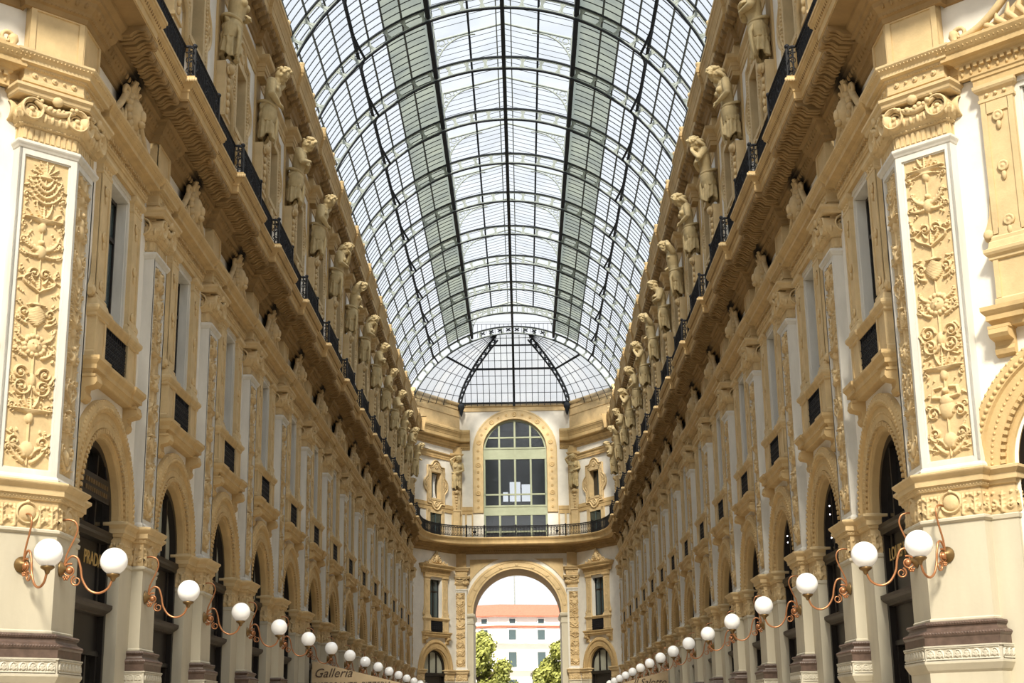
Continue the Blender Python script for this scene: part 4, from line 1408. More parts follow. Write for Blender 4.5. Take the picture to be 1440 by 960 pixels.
# modest bands that tie the end wall together
mb = MB()
segU = [[(-WX, CHA[0][1] - .5), (-WX, CHA[0][1]), (-XE, YE), (-3.18, YE)], [(3.18, YE), (XE, YE), (WX, CHA[0][1]), (WX, CHA[0][1] - .5)]]
for s_ in segU:
    mb.mold(s_, [(-.02, 15.18), (.06, 15.19), (.06, 15.42), (.09, 15.46), (.09, 15.6), (.05, 15.62), (.05, 15.74), (0, 15.76)], 'ends')
trim(mb, 'gold', OR)
mb = MB()
for s_ in segU:
    sx = s_[:3] if s_[0][0] < 0 else s_[1:]
    mb.mold(sx, [(-.02, 19.05), (.03, 19.06), (.04, 19.20), (.06, 19.22), (.06, 19.34), (.14, 19.46), (.14, 19.52), (0, 19.55)])
trim(mb, 'gold', OR)
mb = MB(); ant = MB()
segC = [[(-WX, 101.6), (-WX, CHA[0][1]), (-XE, YE), (-3.35, YE)], [(3.35, YE), (XE, YE), (WX, CHA[0][1]), (WX, 101.6)]]
for s_ in segC:
    mb.mold(s_, UBED, 'ends'); mb.mold(offset_path(s_, .52), UCOR, 'ends')
    for a, b in zip(s_, s_[1:]):
        beads(ant, offset_path([a, b], .10), 20.12, .035, .14, 0, .05)
trim(mb, 'gold', OR, [('bead_moulding', ant, 'gold')])
mb = MB()
for s_ in segC:
    s3 = s_[:3] if s_[0][0] < 0 else s_[1:]
    e = [s3[0], s3[1], (s3[2][0] + .02, s3[2][1])] if s_[0][0] < 0 else s3
    mb.mold(e, [(.20, 21.3), (.20, 23.05), (.24, 23.07), (.24, 23.3), (.30, 23.36), (.34, 23.46), (.34, 23.56), (-.1, 23.6)], 'ends')
    mb.mold(e, [(.2, 22.5), (.235, 22.5), (.235, 22.56), (.2, 22.56)], 'ends')
mb.mold([(-XE, YE), (XE, YE)], [(-.02, 22.95), (.06, 22.96), (.06, 23.25), (.14, 23.32), (.16, 23.42), (.16, 23.5), (-.1, 23.55)])
trim(mb, 'gold2', OR)
# gold strips flanking the front wall and little white panels behind the balcony
mb = MB()
for sx in (-1, 1):
    for x0, x1 in ((3.95, 4.7),):
        a, b = sorted((sx * x0, sx * x1))
        mb.box(a, b, YE - .10, YE + .1, 13.3, 20.1)
    a, b = sorted((sx * 3.62, sx * 3.76)); mb.box(a, b, YE - .08, YE + .1, 13.3, 15.2)
    a, b = sorted((sx * 3.15, sx * 3.26)); mb.box(a, b, YE - .08, YE + .1, 13.3, 15.2)
trim(mb, 'gold2', OR)

# small balcony doors on the angled walls
for sd in 'LR':
    r = thing('balcony_doorway', f'small dark balcony door in ochre frame on the angled end wall, {SIDE[sd]} side', 'door', *CH_ROOT[sd])
    f = MB()
    for y0, y1 in ((-.95, -.72), (.72, .95)):
        f.box(-.02, .10, y0, y1, 13.3, 15.2)
    f.box(-.02, .10, -.95, .95, 14.98, 15.2)
    part('door_frame', f, 'gold2', r)
    g = MB(); g.box(0, .03, -.72, .72, 13.3, 15.0); part('leaf', g, 'dglass', r)
    h = MB(); h.box(.02, .06, -.03, .03, 13.3, 15.0); h.box(.02, .06, -.72, .72, 14.2, 14.28); part('sash', h, 'teal', r)
    p2 = MB()
    for y in (-1.6, 1.6):
        p2.box(-.01, .07, y - .62, y - .5, 13.3, 15.2); p2.box(-.01, .07, y + .5, y + .62, 13.3, 15.2)
    part('pilaster_strip', p2, 'gold2', r)

# ------------------------------------------------------------------ railings
rp = {}
for sd in 'LR':
    sg = 1 if sd == 'L' else -1
    run = [(.82, -1.10), (.90, -1.10), (.96, -1.04), (.98, -.95), (.98, 1.45), (.96, 1.54), (.90, 1.60), (.82, 1.60), (.80, 1.62), (.80, P - 1.12)]
    if sd == 'R':
        run = [(x, -y) for x, y in run]
    bars, rails = rail_run(run)
    sc = MB()
    for yy in (-.8, .25, 1.3):
        for zz, r0 in ((13.55, .14), (13.82, .13)):
            for s2 in (1, -1):
                sc.spiral((.985, sg * yy, zz), r0, .03, 1.4, PI / 2, .016, sgn=s2, n=18)
    for zz, r0 in ((13.56, .09), (13.80, .10)):
        sc.M = Matrix.Translation((.90, sg * -1.10, 0)); sc.spiral((0, 0, zz), r0, .02, 1.3, 0, .014, 'xz', n=14); sc.M = None
    pposts = [rail_post((.98, sg * -1.0)), rail_post((.98, sg * 1.5)), rail_post((.80, sg * 1.66))]
    for k in range(1, NB):
        lab = f'black wrought-iron balcony railing bowed out over its cornice block, {ORD[k]} from the octagon along the {SIDE[sd]} wall'
        lab = f'bowed black iron balcony railing, {ORD[k]} from the octagon along the {SIDE[sd]} cornice'
        loc, rz = ROOT[sd](Y0[sd] + P * k)
        if sd not in rp:
            r = thing('balcony_railing', lab, 'railing', loc, rz, 'iron balcony railings along the cornice')
            part('handrail', rails, 'iron', r); part('balusters', bars, 'iron', r); part('scroll_panel', sc, 'iron', r)
            for p_ in pposts:
                part('post', p_, 'iron', r)
            rp[sd] = r
        else:
            dup(rp[sd], loc, rz, lab)
    run0 = [(.98, .2), (.98, 1.5), (.80, 1.6), (.80, P - 1.12)]
    if sd == 'R':
        run0 = [(x, -y) for x, y in run0]
    off = offset_path([(CORN[0] - 8 * R2, CORN[1] - 8 * R2), CORN, (0, 1)], .98)
    o2 = off[:2] if sd == 'L' else [(x, -y) for x, y in off[:2]]
    b0, r0 = rail_run(o2 + run0)
    r = thing('balcony_railing', f'long black iron railing turning the {SIDE[sd]} octagon corner above the cornice', 'railing', *ROOT[sd](Y0[sd]), 'iron balcony railings along the cornice')
    part('handrail', r0, 'iron', r); part('balusters', b0, 'iron', r)
    part('post', rail_post((o2[1][0], o2[1][1])), 'iron', r)
inner = offset_path(balc, .03)
bars, rails = rail_run(inner, (13.30, 14.10))
r = thing('balcony_railing', 'curved black iron railing of the bridge balcony below the great window', 'railing', (0, 0, H), 0, 'iron balcony railings along the cornice')
part('handrail', rails, 'iron', r); part('balusters', bars, 'iron', r)
for x in (-3.6, -2.3, 0, 2.3, 3.6):
    y = min(inner, key=lambda p: abs(p[0] - x))[1]
    part('post', rail_post((x, y), 13.30, 14.10), 'iron', r)
for x in (-3.0, 3.0):
    y = min(inner, key=lambda p: abs(p[0] - x))[1]
    s2 = MB(); s2.M = Matrix.Translation((x, y - .03, 0))
    for zz in (13.52, 13.82):
        for q, dx in ((1, .14), (-1, -.14)):
            s2.spiral((dx, 0, zz), .15, .03, 1.4, PI / 2, .02, 'xz', sgn=q, n=18)
    s2.lathe([(0, -.03), (.10, -.02), (.10, .02), (0, .03)], 12, (0, 0, 13.67), 'y'); s2.M = None
    part('scroll_panel', s2, 'iron', r)

# ------------------------------------------------------------------ lamps
lp = lamp_parts(); lroot = None
LZ = 2.58 + H
spots = []
for sd in 'LR':
    s_ = 1 if sd == 'R' else -1
    for k in range(0, NB + 1):
        spots.append(((s_ * (WX - .30), Y0[sd] + P * k - (.28 if k else (.22 if sd == 'L' else -.06)), LZ), 0 if sd == 'L' else PI,
                      f'white globe lamp on copper bracket, {ORD[k]} from the octagon, {SIDE[sd]} wall'))
    c0 = OC_ROOT[sd]; (lx, ly, lz), rz = local_to(c0, -.45 if sd == 'L' else .27)
    spots.append(((lx + .30 * math.cos(rz), ly + .30 * math.sin(rz), LZ), rz, f'white globe lamp on the octagon face of the {SIDE[sd]} corner pilaster'))
for loc, rz, lab in spots:
    if lroot is None:
        lroot = thing('wall_lamp', lab, 'lamp', loc, rz, 'globe lamps on copper brackets')
        for n, b, m in lp:
            part(n, b, m, lroot)
    else:
        dup(lroot, loc, rz, lab)
# ================================================================== glass roof
NR = 15
RY = [RIB0 + P * k for k in range(NR)]
RY[-1] = 101.9
TH0, THL = math.radians(67.5), math.asin(2.95 / RLO)      # foot angle and lantern edge
THP = math.radians(43)                                    # big trussed purlin


def polar(R, th):
    return (R * math.sin(th), GLASS_Z + R * math.cos(th))


def arc_bar(mb, Y, R, hy, hr, a0, a1, n=48):
    rows = []
    for dr, dy in ((-hr, -hy), (hr, -hy), (hr, hy), (-hr, hy)):
        rows.append([(polar(R + dr, a0 + (a1 - a0) * k / n)[0], Y + dy, polar(R + dr, a0 + (a1 - a0) * k / n)[1]) for k in range(n + 1)])
    mb.grid(rows, False, cu=True)
    for e in (0, n):
        mb.add([r[e] for r in rows], [(0, 1, 2, 3)])


def web(mb, a0, a1, ncell, rc=.12):
    """Cast web: plates between the chords, pierced by round-cornered openings, at Y = 0."""
    for c in range(ncell):
        t0, t1 = a0 + (a1 - a0) * c / ncell, a0 + (a1 - a0) * (c + 1) / ncell
        q = 4
        outer = [polar(RLO, t0 + (t1 - t0) * k / q) for k in range(q + 1)] + [polar(RUP, t1 + (t0 - t1) * k / q) for k in range(q + 1)]
        m_ = .06; hole = []
        Rm = (RLO + RUP) / 2; L = (t1 - t0) * Rm
        def uv(u, v):
            return polar(RLO + v * (RUP - RLO), t0 + u * (t1 - t0))
        mu, mv = .07, .16; cu, cv = .16 / L * L * .5, .26
        for (u, v) in ((mu + cu, mv), (1 - mu - cu, mv), (1 - mu, mv + cv), (1 - mu, 1 - mv - cv), (1 - mu - cu, 1 - mv), (mu + cu, 1 - mv), (mu, 1 - mv - cv), (mu, mv + cv)):
            hole.append(uv(u, v))
        for Y in (-.015, .015):
            mb.M = Matrix(((0, 1, 0, 0), (1, 0, 0, Y), (0, 0, 1, 0), (0, 0, 0, 1)))
            mb.plate(outer, [hole]); mb.M = None
        n = len(hole)
        mb.add([(p[0], -.015, p[1]) for p in hole] + [(p[0], .015, p[1]) for p in hole], [(i, (i + 1) % n, n + (i + 1) % n, n + i) for i in range(n)])


up, low, wb, st = MB(), MB(), MB(), MB()
arc_bar(up, 0, RUP, .075, .025, -TH0, TH0, 64); arc_bar(low, 0, RLO, .075, .022, -TH0, TH0, 64)
web(wb, -TH0, TH0, 24)
for c in range(25):
    t = -TH0 + 2 * TH0 * c / 24
    a, b = polar(RLO, t), polar(RUP, t)
    st.tube([(a[0], 0, a[1]), (b[0], 0, b[1])], .03, 5)
shoe = []
for sg in (-1, 1):
    m_ = MB(); x, z = polar((RLO + RUP) / 2, sg * TH0)
    m_.prism([(x - .32, z - .22), (x + .40, z - .22), (x + .30, z + .08), (x - .25, z + .08)], -.16, .16, 'y'); shoe.append(m_)
brk = []
for sg in (-1, 1):                                        # pierced spandrel brackets of the lantern frame
    m_ = MB(); Yb = .55
    x0, z0, z1 = 2.98, 27.55, 29.12
    for q in range(13):
        pass
    cur = [(sg * (1.25 + 1.70 * math.sin(t)), 27.75 + 1.68 * math.cos(t)) for t in [PI / 2 * k / 16 for k in range(17)]]
    m_.tube([(p[0], Yb, p[1]) for p in cur], .035, 6)
    m_.tube([(sg * x0, Yb, z0), (sg * x0, Yb, z1)], .06, 6); m_.tube([(sg * x0, Yb, z1), (0, Yb, 29.93)], .05, 6)
    for cx, cz, r in ((2.72, 29.0, .16), (2.38, 29.15, .11), (2.80, 28.62, .12), (2.08, 29.27, .08), (2.86, 28.34, .07)):
        m_.M = Matrix.Translation((0, Yb, 0)); m_.lathe([(r, -.02), (r, .02), (r - .035, .02), (r - .035, -.02), (r, -.02)], 14, (sg * cx, 0, cz), 'y'); m_.M = None
    brk.append(m_)
ribroot = None
for k, Y in enumerate(RY):
    n = NR - 1 - k
    lab = ('arched iron roof rib at the end of the glass vault, where the hip roof starts' if n == 0 else
           f'arched lattice iron rib of the glass vault, {ORD[n - 1]} in front of the end rib')
    if ribroot is None:
        ribroot = thing('roof_rib', lab, 'roof rib', (0, Y, H), 0, 'arched ribs of the glass vault')
        part('upper_chord', up, 'steel', ribroot); part('lower_chord', low, 'steel', ribroot)
        part('web', wb, 'pale_iron', ribroot); part('lattice', st, 'pale_iron', ribroot)
        for m_ in shoe:
            part('rib_shoe', m_, 'steel', ribroot)
        for m_ in brk:
            part('spandrel_bracket', m_, 'pale_iron', ribroot)
    else:
        dup(ribroot, (0, Y, H), 0, lab)

roof = link(bpy.data.objects.new('ceiling', None)); roof.location = (0, 0, H); roof['kind'] = 'structure'
RG = RUP + .10


def glass_arc(mb, Y0_, Y1_, a0, a1, n=10):
    mb.grid([[(polar(RG, a0 + (a1 - a0) * k / n)[0], Y, polar(RG, a0 + (a1 - a0) * k / n)[1]) for k in range(n + 1)] for Y in (Y0_, Y1_)], True)


THF = math.radians(33.5)
ridge_z, eave_z, xe = 29.98, 29.12, 3.12
spans = [(RY[0] - 1.2, RY[0])] + list(zip(RY, RY[1:]))
for Ya, Yb in spans:
    g, f, b, bf = MB(), MB(), MB(), MB()
    for sg in (-1, 1):
        glass_arc(g, Ya, Yb, sg * THF, sg * (TH0 + .03), 12)
        glass_arc(f, Ya, Yb, sg * math.asin(2.93 / RG), sg * THF, 4)
    g2 = MB()
    for sg in (-1, 1):
        g2.add([(0, Ya, ridge_z), (0, Yb, ridge_z), (sg * xe, Yb, eave_z), (sg * xe, Ya, eave_z)], [(0, 1, 2, 3)])
    n = 10 if Yb - Ya > 2 else 2
    for i in range(1, n):
        Y = Ya + (Yb - Ya) * i / n
        for sg in (-1, 1):
            arc_bar(b, Y, RUP + .06, .013, .016, sg * THL, sg * TH0, 20)
            b.tube([(sg * xe, Y, eave_z - .03), (0, Y, ridge_z - .03)], .013, 4, False)
    part('vault_glazing', g, 'glass', roof); part('dusty_glazing', f, 'frost', roof)
    part('lantern_glazing', g2, 'glass', roof); part('glazing_bars', b, 'steel', roof)
YA, YB = RY[0] - 1.2, RY[-1]
for sg in (-1, 1):
    for d in (28, 33.5, 38.5, 48.5, 54.5, 60.5, 66.0):
        m_ = MB(); x, z = polar(RUP + .02, sg * math.radians(d)); m_.tube([(x, YA, z), (x, YB, z)], .042, 6)
        part('purlin', m_, 'mid_iron', roof)
    m_ = MB()
    xu, zu = polar(RUP - .02, sg * THP); xl, zl = polar(RLO + .02, sg * THP)
    m_.tube([(xu, YA, zu), (xu, YB, zu)], .075, 6)
    m2 = MB()
    for Ya, Yb in zip(RY, RY[1:]):
        pts = []
        for i in range(15):
            t = i / 14; s_ = 1 - (2 * t - 1) ** 2
            s_ = min(1, s_ * 1.15)
            pts.append((xl + (xu - xl) * s_, Ya + (Yb - Ya) * t, zl + (zu - zl) * s_ - .06 * s_))
        m2.tube(pts, .06, 6)
        for i in (2, 4, 10, 12):
            p = pts[i]; m2.tube([p, (xu, p[1], zu)], .018, 4, False)
    part('trussed_purlin', m_, 'steel', roof); part('curved_tie', m2, 'steel', roof)
    m_ = MB(); m_.box(*sorted((sg * 2.86, sg * 3.04)), YA, YB, 27.12, 27.42)
    part('lantern_beam', m_, 'steel', roof)
    m_ = MB(); m_.box(*sorted((sg * 3.0, sg * 3.12)), YA, YB + .1, 28.98, 29.16)
    m_.tube([(sg * 1.52, YA, 29.50), (sg * 1.52, YB, 29.50)], .05, 6)
    part('lantern_purlin', m_, 'steel', roof)
    m_ = MB()
    for Ya, Yb in spans:
        for i in range(5):
            Y = Ya + (Yb - Ya) * i / 5
            m_.box(*sorted((sg * 2.96, sg * 3.04)), Y - .03, Y + .03, 27.4, 29.0)
    part('lantern_posts', m_, 'pale_iron', roof)
    m_ = MB(); m_.add([(sg * 3.03, YA, 27.4), (sg * 3.03, YB, 27.4), (sg * 3.03, YB, 29.0), (sg * 3.03, YA, 29.0)], [(0, 1, 2, 3)])
    part('lantern_side_glazing', m_, 'clear', roof)
m_ = MB(); m_.box(-.08, .08, YA, YB, 27.38, 27.56); part('crown_beam', m_, 'steel', roof)
m_ = MB(); m_.tube([(0, YA, 29.93), (0, YB, 29.93)], .06, 6)
for x in (-.32, .32):
    m_.tube([(x, YA, 29.86), (x, YB, 29.86)], .03, 5)
part('ridge_beam', m_, 'pale_iron', roof)
m_ = MB()
m_.tube([(-3.05, YB + .1, 29.1), (0, YB + .1, 29.95), (3.05, YB + .1, 29.1)], .06, 6)
arc2_ = [(x, YB + .1, 28.62 + .42 * (1 - (x / 3.0) ** 2)) for x in np.linspace(-3, 3, 25)]
m_.tube(arc2_, .04, 5); m_.tube([(-3, YB + .1, 28.42), (3, YB + .1, 28.42)], .02, 5)
for i in range(-8, 9):
    x = i * .36
    m_.tube([(x, YB + .1, 28.62 + .42 * (1 - (x / 3.0) ** 2)), (x, YB + .1, 29.95 - .28 * abs(x))], .03, 4)
part('lantern_gable', m_, 'pale_iron', roof)
m_ = MB(); m_.tube([(-2.95, YB + .25, 28.30), (2.95, YB + .25, 28.30)], .02, 5)
for i in range(-9, 10):
    m_.tube([(i * .32, YB + .25, 27.6 if abs(i) < 8 else 27.3), (i * .32, YB + .25, 28.30)], .015, 4, False)
part('ridge_railing', m_, 'steel', roof)
m_ = MB(); cr = []
for i in range(-4, 4):
    x = (i + .5) * .62; z = polar((RLO + RUP) / 2, x / 8.2)[1]
    m_.M = Matrix.Translation((x, YB - .11, z)) @ Matrix.Rotation(x / 8.2, 4, 'Y')
    for a in (.6, -.6):
        m_.M = Matrix.Translation((x, YB - .11, z)) @ Matrix.Rotation(x / 8.2 + a, 4, 'Y'); m_.box(-.19, .19, -.02, .02, -.045, .045)
    m_.M = None
part('cross_ornament', m_, 'steel', roof)

# hipped end of the vault
def hip(u, sg):
    return (sg * (4.2 - 3.0 * u), 107.3 - 5.2 * u, 23.35 + 4.1 * u ** .56)


def endrib(t, sg):
    th = TH0 + (math.asin(1.2 / RLO) - TH0) * t
    x, z = polar(RLO, sg * th)
    return (x, YB, z)


def hip_pt(t, w, sg):
    """Side hip: t up the slope, w from the end rib (0) to the hip rib (1)."""
    a, b = endrib(t, sg), hip(t ** 1.5, sg)
    return tuple(a[i] + (b[i] - a[i]) * w for i in range(3))


N1 = 12
for sg in (-1, 1):
    g = MB(); g.grid([[hip_pt(i / N1, j / 6, sg) for j in range(7)] for i in range(N1 + 1)], True)
    part('hip_glazing', g, 'hipglass', roof)
    b = MB()
    for j in range(1, 6):
        b.tube([tuple(c - .03 * (q == 2) for q, c in enumerate(hip_pt(i / N1, j / 6, sg))) for i in range(N1 + 1)], .022, 4, False)
    for i in range(1, 8):
        t = i / 8
        b.tube([hip_pt(t, j / 6, sg) for j in range(7)], .022, 4, False)
    part('hip_glazing_bars', b, 'steel', roof)
    m_ = MB(); tb = .52
    m_.tube([(p[0], p[1], p[2] - .08) for p in [hip_pt(tb, j / 6, sg) for j in range(7)]], .07, 6)
    part('hip_purlin', m_, 'steel', roof)
    lab = f'curved iron hip rib with hanging pendant, {SIDE["L" if sg < 0 else "R"]} of the end skylight'
    r = thing('hip_rib', lab, 'roof rib', (0, 0, H), 0, 'hip ribs of the vault end')
    us = [(i / 24) ** 1.6 for i in range(25)]
    o_ = [hip(u, sg) for u in us]
    cz = Vector((0, 101.2, 22.5))
    inn = [tuple(Vector(p) + (cz - Vector(p)).normalized() * .42) for p in o_]
    for nm, pp, rr in (('upper_chord', o_, .085), ('lower_chord', inn, .07)):
        m_ = MB(); m_.tube(pp, rr, 6); part(nm, m_, 'steel', r)
    m_ = MB()
    for i in range(1, 24, 2):
        m_.tube([o_[i], inn[i]], .075, 5); m_.tube([o_[i - 1], inn[i]], .03, 4); m_.tube([o_[i + 1], inn[i]], .03, 4)
    part('web', m_, 'steel', r)
    m_ = MB(); x, y, z = inn[0]
    m_.lathe([(.02, -.75), (.10, -.55), (.16, -.25), (.24, -.1), (.26, .1), (.18, .2), (.0, .25)], 10, (x, y - .05, z - .1), 'z')
    m_.tube([(x, y - .05, z - .2), (sg * 4.25, 107.4, z - .2)], .08, 6)
    part('pendant', m_, 'steel', r)
def front_pt(t, w):
    a, b = hip(t ** 1.5, -1), hip(t ** 1.5, 1)
    bulge = .0
    return tuple(a[i] + (b[i] - a[i]) * w for i in range(3))
g = MB(); g.grid([[front_pt(i / N1, j / 8) for j in range(9)] for i in range(N1 + 1)], True); part('hip_glazing', g, 'hipglass', roof)
b = MB()
for i in range(1, 9):
    t = (i / 8.4) ** .85
    b.tube([front_pt(t, j / 8) for j in range(9)], .022, 4, False)
for j in range(-9, 10):
    x = j * .46
    pts = [(x, 0, 0)]
    pts = []
    for i in range(21):
        u = (i / 20) ** 1.5
        p = hip(u, 1)
        if p[0] >= abs(x) - .05:
            pts.append((x, p[1], p[2] - .02))
    if len(pts) > 2:
        b.tube(pts, .022, 4, False)
part('hip_glazing_bars', b, 'steel', roof)
m_ = MB(); a_, b_ = front_pt(.52, 0), front_pt(.52, 1); m_.tube([a_, b_], .09, 6)
a_, b_ = front_pt(.86, 0), front_pt(.86, 1); m_.tube([a_, b_], .07, 6)
m_.tube([(0, p[1] - .03, p[2] - .06) for p in [hip((i / 20) ** 1.5, 1) for i in range(21)]], .10, 6)
m_.tube([(-4.2, 107.3, 23.55), (4.2, 107.3, 23.55)], .08, 6)
part('hip_purlin', m_, 'steel', roof)

# ================================================================== end wall: archway and great window
r = thing('archway_surround', 'great ochre archway framing the daylight at the end of the gallery', 'arch', *END)
m_ = MB(); m_.arch([(3.86, 0), (3.86, .06), (3.8, .10), (3.70, .12), (3.66, .09), (3.36, .09), (3.32, .05), (3.2, .04)], 7.95, n=56)
part('archivolt', m_, 'gold2', r)
m_ = MB()
for k in range(9):
    a = PI * (k + .5) / 9
    m_.lathe([(.12, .09), (.12, .12), (.08, .14), (.05, .11), (0, .16)], 12, (0, 3.51 * math.cos(a), 7.95 + 3.51 * math.sin(a)), 'x')
part('rosette_band', m_, 'gold2', r)
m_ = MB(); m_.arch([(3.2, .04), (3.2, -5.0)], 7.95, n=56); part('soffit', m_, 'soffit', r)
for sy in (-1, 1):
    pth = [(-5.0, 3.2), (.04, 3.2), (.04, 3.75)]
    if sy < 0:
        pth = [(x, -y) for x, y in reversed(pth)]
    m_ = MB(); m_.mold(pth, [(0, -1.65), (0, 7.2), (.04, 7.22), (.04, 7.40), (.0, 7.42), (0, 7.62), (.05, 7.66), (.12, 7.76), (.14, 7.9), (0, 7.97)])
    part('jamb', m_, 'cream', r)
    m_ = MB()
    pts = [(sy * 3.42, 11.86)] + [(sy * 4.12 * math.cos(a), 7.95 + 4.12 * math.sin(a)) for a in np.linspace(1.25, math.acos(3.42 / 4.12), 14)]
    m_.prism(pts, .0, .05, 'x'); part('spandrel_panel', m_, 'gold2', r)

r = thing('great_window', 'great arched window with sage green frame above the balcony bridge', 'window', *END)
m_ = MB(); m_.arch([(3.16, 0), (3.16, .08), (3.08, .12), (3.0, .10), (2.5, .10), (2.46, .13), (2.40, .13), (2.36, .0), (2.36, -.3)], 19.95, n=56)
for sy in (-1, 1):
    m_.prism([(.0, sy * 3.16), (.08, sy * 3.16), (.12, sy * 3.08), (.10, sy * 3.0), (.10, sy * 2.5), (.13, sy * 2.46), (.13, sy * 2.40), (0, sy * 2.36), (-.3, sy * 2.36)], 15.3, 19.95, 'z')
part('surround', m_, 'gold2', r)
def ros(y, z, rr):
    m_ = MB(); m_.lathe([(rr, .10), (rr, .125), (rr * .75, .14), (rr * .6, .11), (rr * .3, .12), (0, .16)], 14, (0, y, z), 'x'); part('rosette', m_, 'gold', r)
for k in range(15):
    a = PI * k / 14
    ros(2.75 * math.cos(a), 19.95 + 2.75 * math.sin(a), .19 if k % 3 == 1 else .10)
for sy in (-1, 1):
    for k in range(8):
        ros(sy * 2.75, 19.4 - .53 * k, .19 if k % 4 == 1 else .10)
f_ = MB(); f_.arch([(2.36, -.30), (2.36, -.12), (2.22, -.12), (2.22, -.30)], 19.95, n=48)
for sy in (-1, 1):
    f_.box(-.30, -.12, *sorted((sy * 2.22, sy * 2.36)), 13.2, 19.95)
part('frame', f_, 'green', r)
for y in (-1.17, 0, 1.17):
    m_ = MB(); m_.box(-.28, -.10, y - .07, y + .07, 13.2, 19.95 + math.sqrt(2.3 ** 2 - y * y) - .02); part('mullion', m_, 'green', r)
for z0, z1, d in ((19.3, 20.2, -.13), (15.1, 15.85, -.13)):
    m_ = MB(); m_.box(-.3, d, -2.3, 2.3, z0, z1); m_.box(-.3, d + .04, -2.3, 2.3, z1 - .12, z1); m_.box(-.3, d + .04, -2.3, 2.3, z0, z0 + .12); part('transom_panel', m_, 'green', r)
for z, w in ((20.95, 1.95), (16.66, 2.3), (13.9, 2.3)):
    m_ = MB(); m_.box(-.26, -.12, -w, w, z - .06, z + .06); part('glazing_bar', m_, 'green', r)
m_ = MB(); pts = [(2.25 * math.cos(PI * k / 30), 19.95 + 2.25 * math.sin(PI * k / 30)) for k in range(31)] + [(-2.25, 13.2), (2.25, 13.2)]
m_.plate(pts, [], -.22); part('glass', m_, 'clear', r)
# the dim room behind it, open to the sky on its far side
m_ = MB(); D = -6.0
m_.plate([(-5, 13.1), (5, 13.1), (5, 22.6), (-5, 22.6)], [rect(-.80, .20, 17.0, 17.75), rect(-.05, .42, 17.0, 18.55), rect(.85, .38, 17.0, 18.35)], D)
m_.add([(D, -5, 13.1), (-.35, -5, 13.1), (-.35, 5, 13.1), (D, 5, 13.1)], [(0, 1, 2, 3)]); m_.add([(D, -5, 22.6), (-.35, -5, 22.6), (-.35, 5, 22.6), (D, 5, 22.6)], [(0, 1, 2, 3)])
for y in (-5, 5):
    m_.add([(D, y, 13.1), (-.35, y, 13.1), (-.35, y, 22.6), (D, y, 22.6)], [(0, 1, 2, 3)])
struct('wall_bridge_room', m_, 'back', *END)

# ================================================================== beyond the archway
r = thing('apartment_house', 'white corner house with terracotta roof seen through the archway', 'building', (-2.9, 190, 0), 0)
ca, cb_ = (26, 7.5), (-24, 9.5)
foot = [ca, (0, 0), cb_]
prof = lambda o, z0, z1: [(o, z0), (o, z1)]
m_ = MB(); pth = [cb_, (0, 0), ca]
m_.mold(pth, [(0, -.2), (0, 15.3)], caps=False); part('wall', m_, 'whitewall', r)
m_ = MB(); m_.mold(pth, [(.7, 15.25), (.7, 15.42), (-4.2, 17.2)], caps=False); part('roof', m_, 'tile', r)
m_ = MB()
for z in (13.9,):
    m_.mold(pth, [(0, z), (.28, z + .05), (.30, z + .22), (0, z + .30)], caps=False)
part('eaves_band', m_, 'tile', r)
m_ = MB()
for z in (12.0, 8.6, 5.2):
    m_.mold(pth, [(0, z - .15), (.9, z - .05), (.9, z + .12), (0, z + .14)], caps=False)
part('balcony_slab', m_, 'whitewall', r)
for e in (ca, cb_):
    a, b = ((0, 0), e) if e is ca else (e, (0, 0))
    Mx = segM(a, b); L = seglen(a, b)
    for z0, hh, w in ((14.45, .6, .8), (12.4, 1.25, 1.0), (8.95, 1.9, 1.1), (5.5, 1.9, 1.1)):
        for i in range(7):
            y = L * (i + .5) / 7
            m_ = MB(); m_.M = Mx; m_.box(-.05, .05, y - w / 2, y + w / 2, z0, z0 + hh)
            m_.M = None; wo = part('window', m_, 'teal', r)
            m_ = MB(); m_.M = Mx; m_.box(.0, .10, y - w / 2 - .15, y - w / 2, z0, z0 + hh); m_.box(.0, .10, y + w / 2, y + w / 2 + .15, z0, z0 + hh); m_.box(0, .12, y - w / 2 - .15, y + w / 2 + .15, z0 + hh, z0 + hh + .15); m_.M = None
            part('window_frame', m_, 'whitewall', wo)
m_ = MB(); m_.tube([(2.2, 6, 16.5), (2.2, 6, 24)], .07, 5)
for z in (21, 22, 23):
    m_.tube([(1.5, 6, z), (2.9, 6, z)], .03, 4)
part('aerial_mast', m_, 'pale_iron', r)


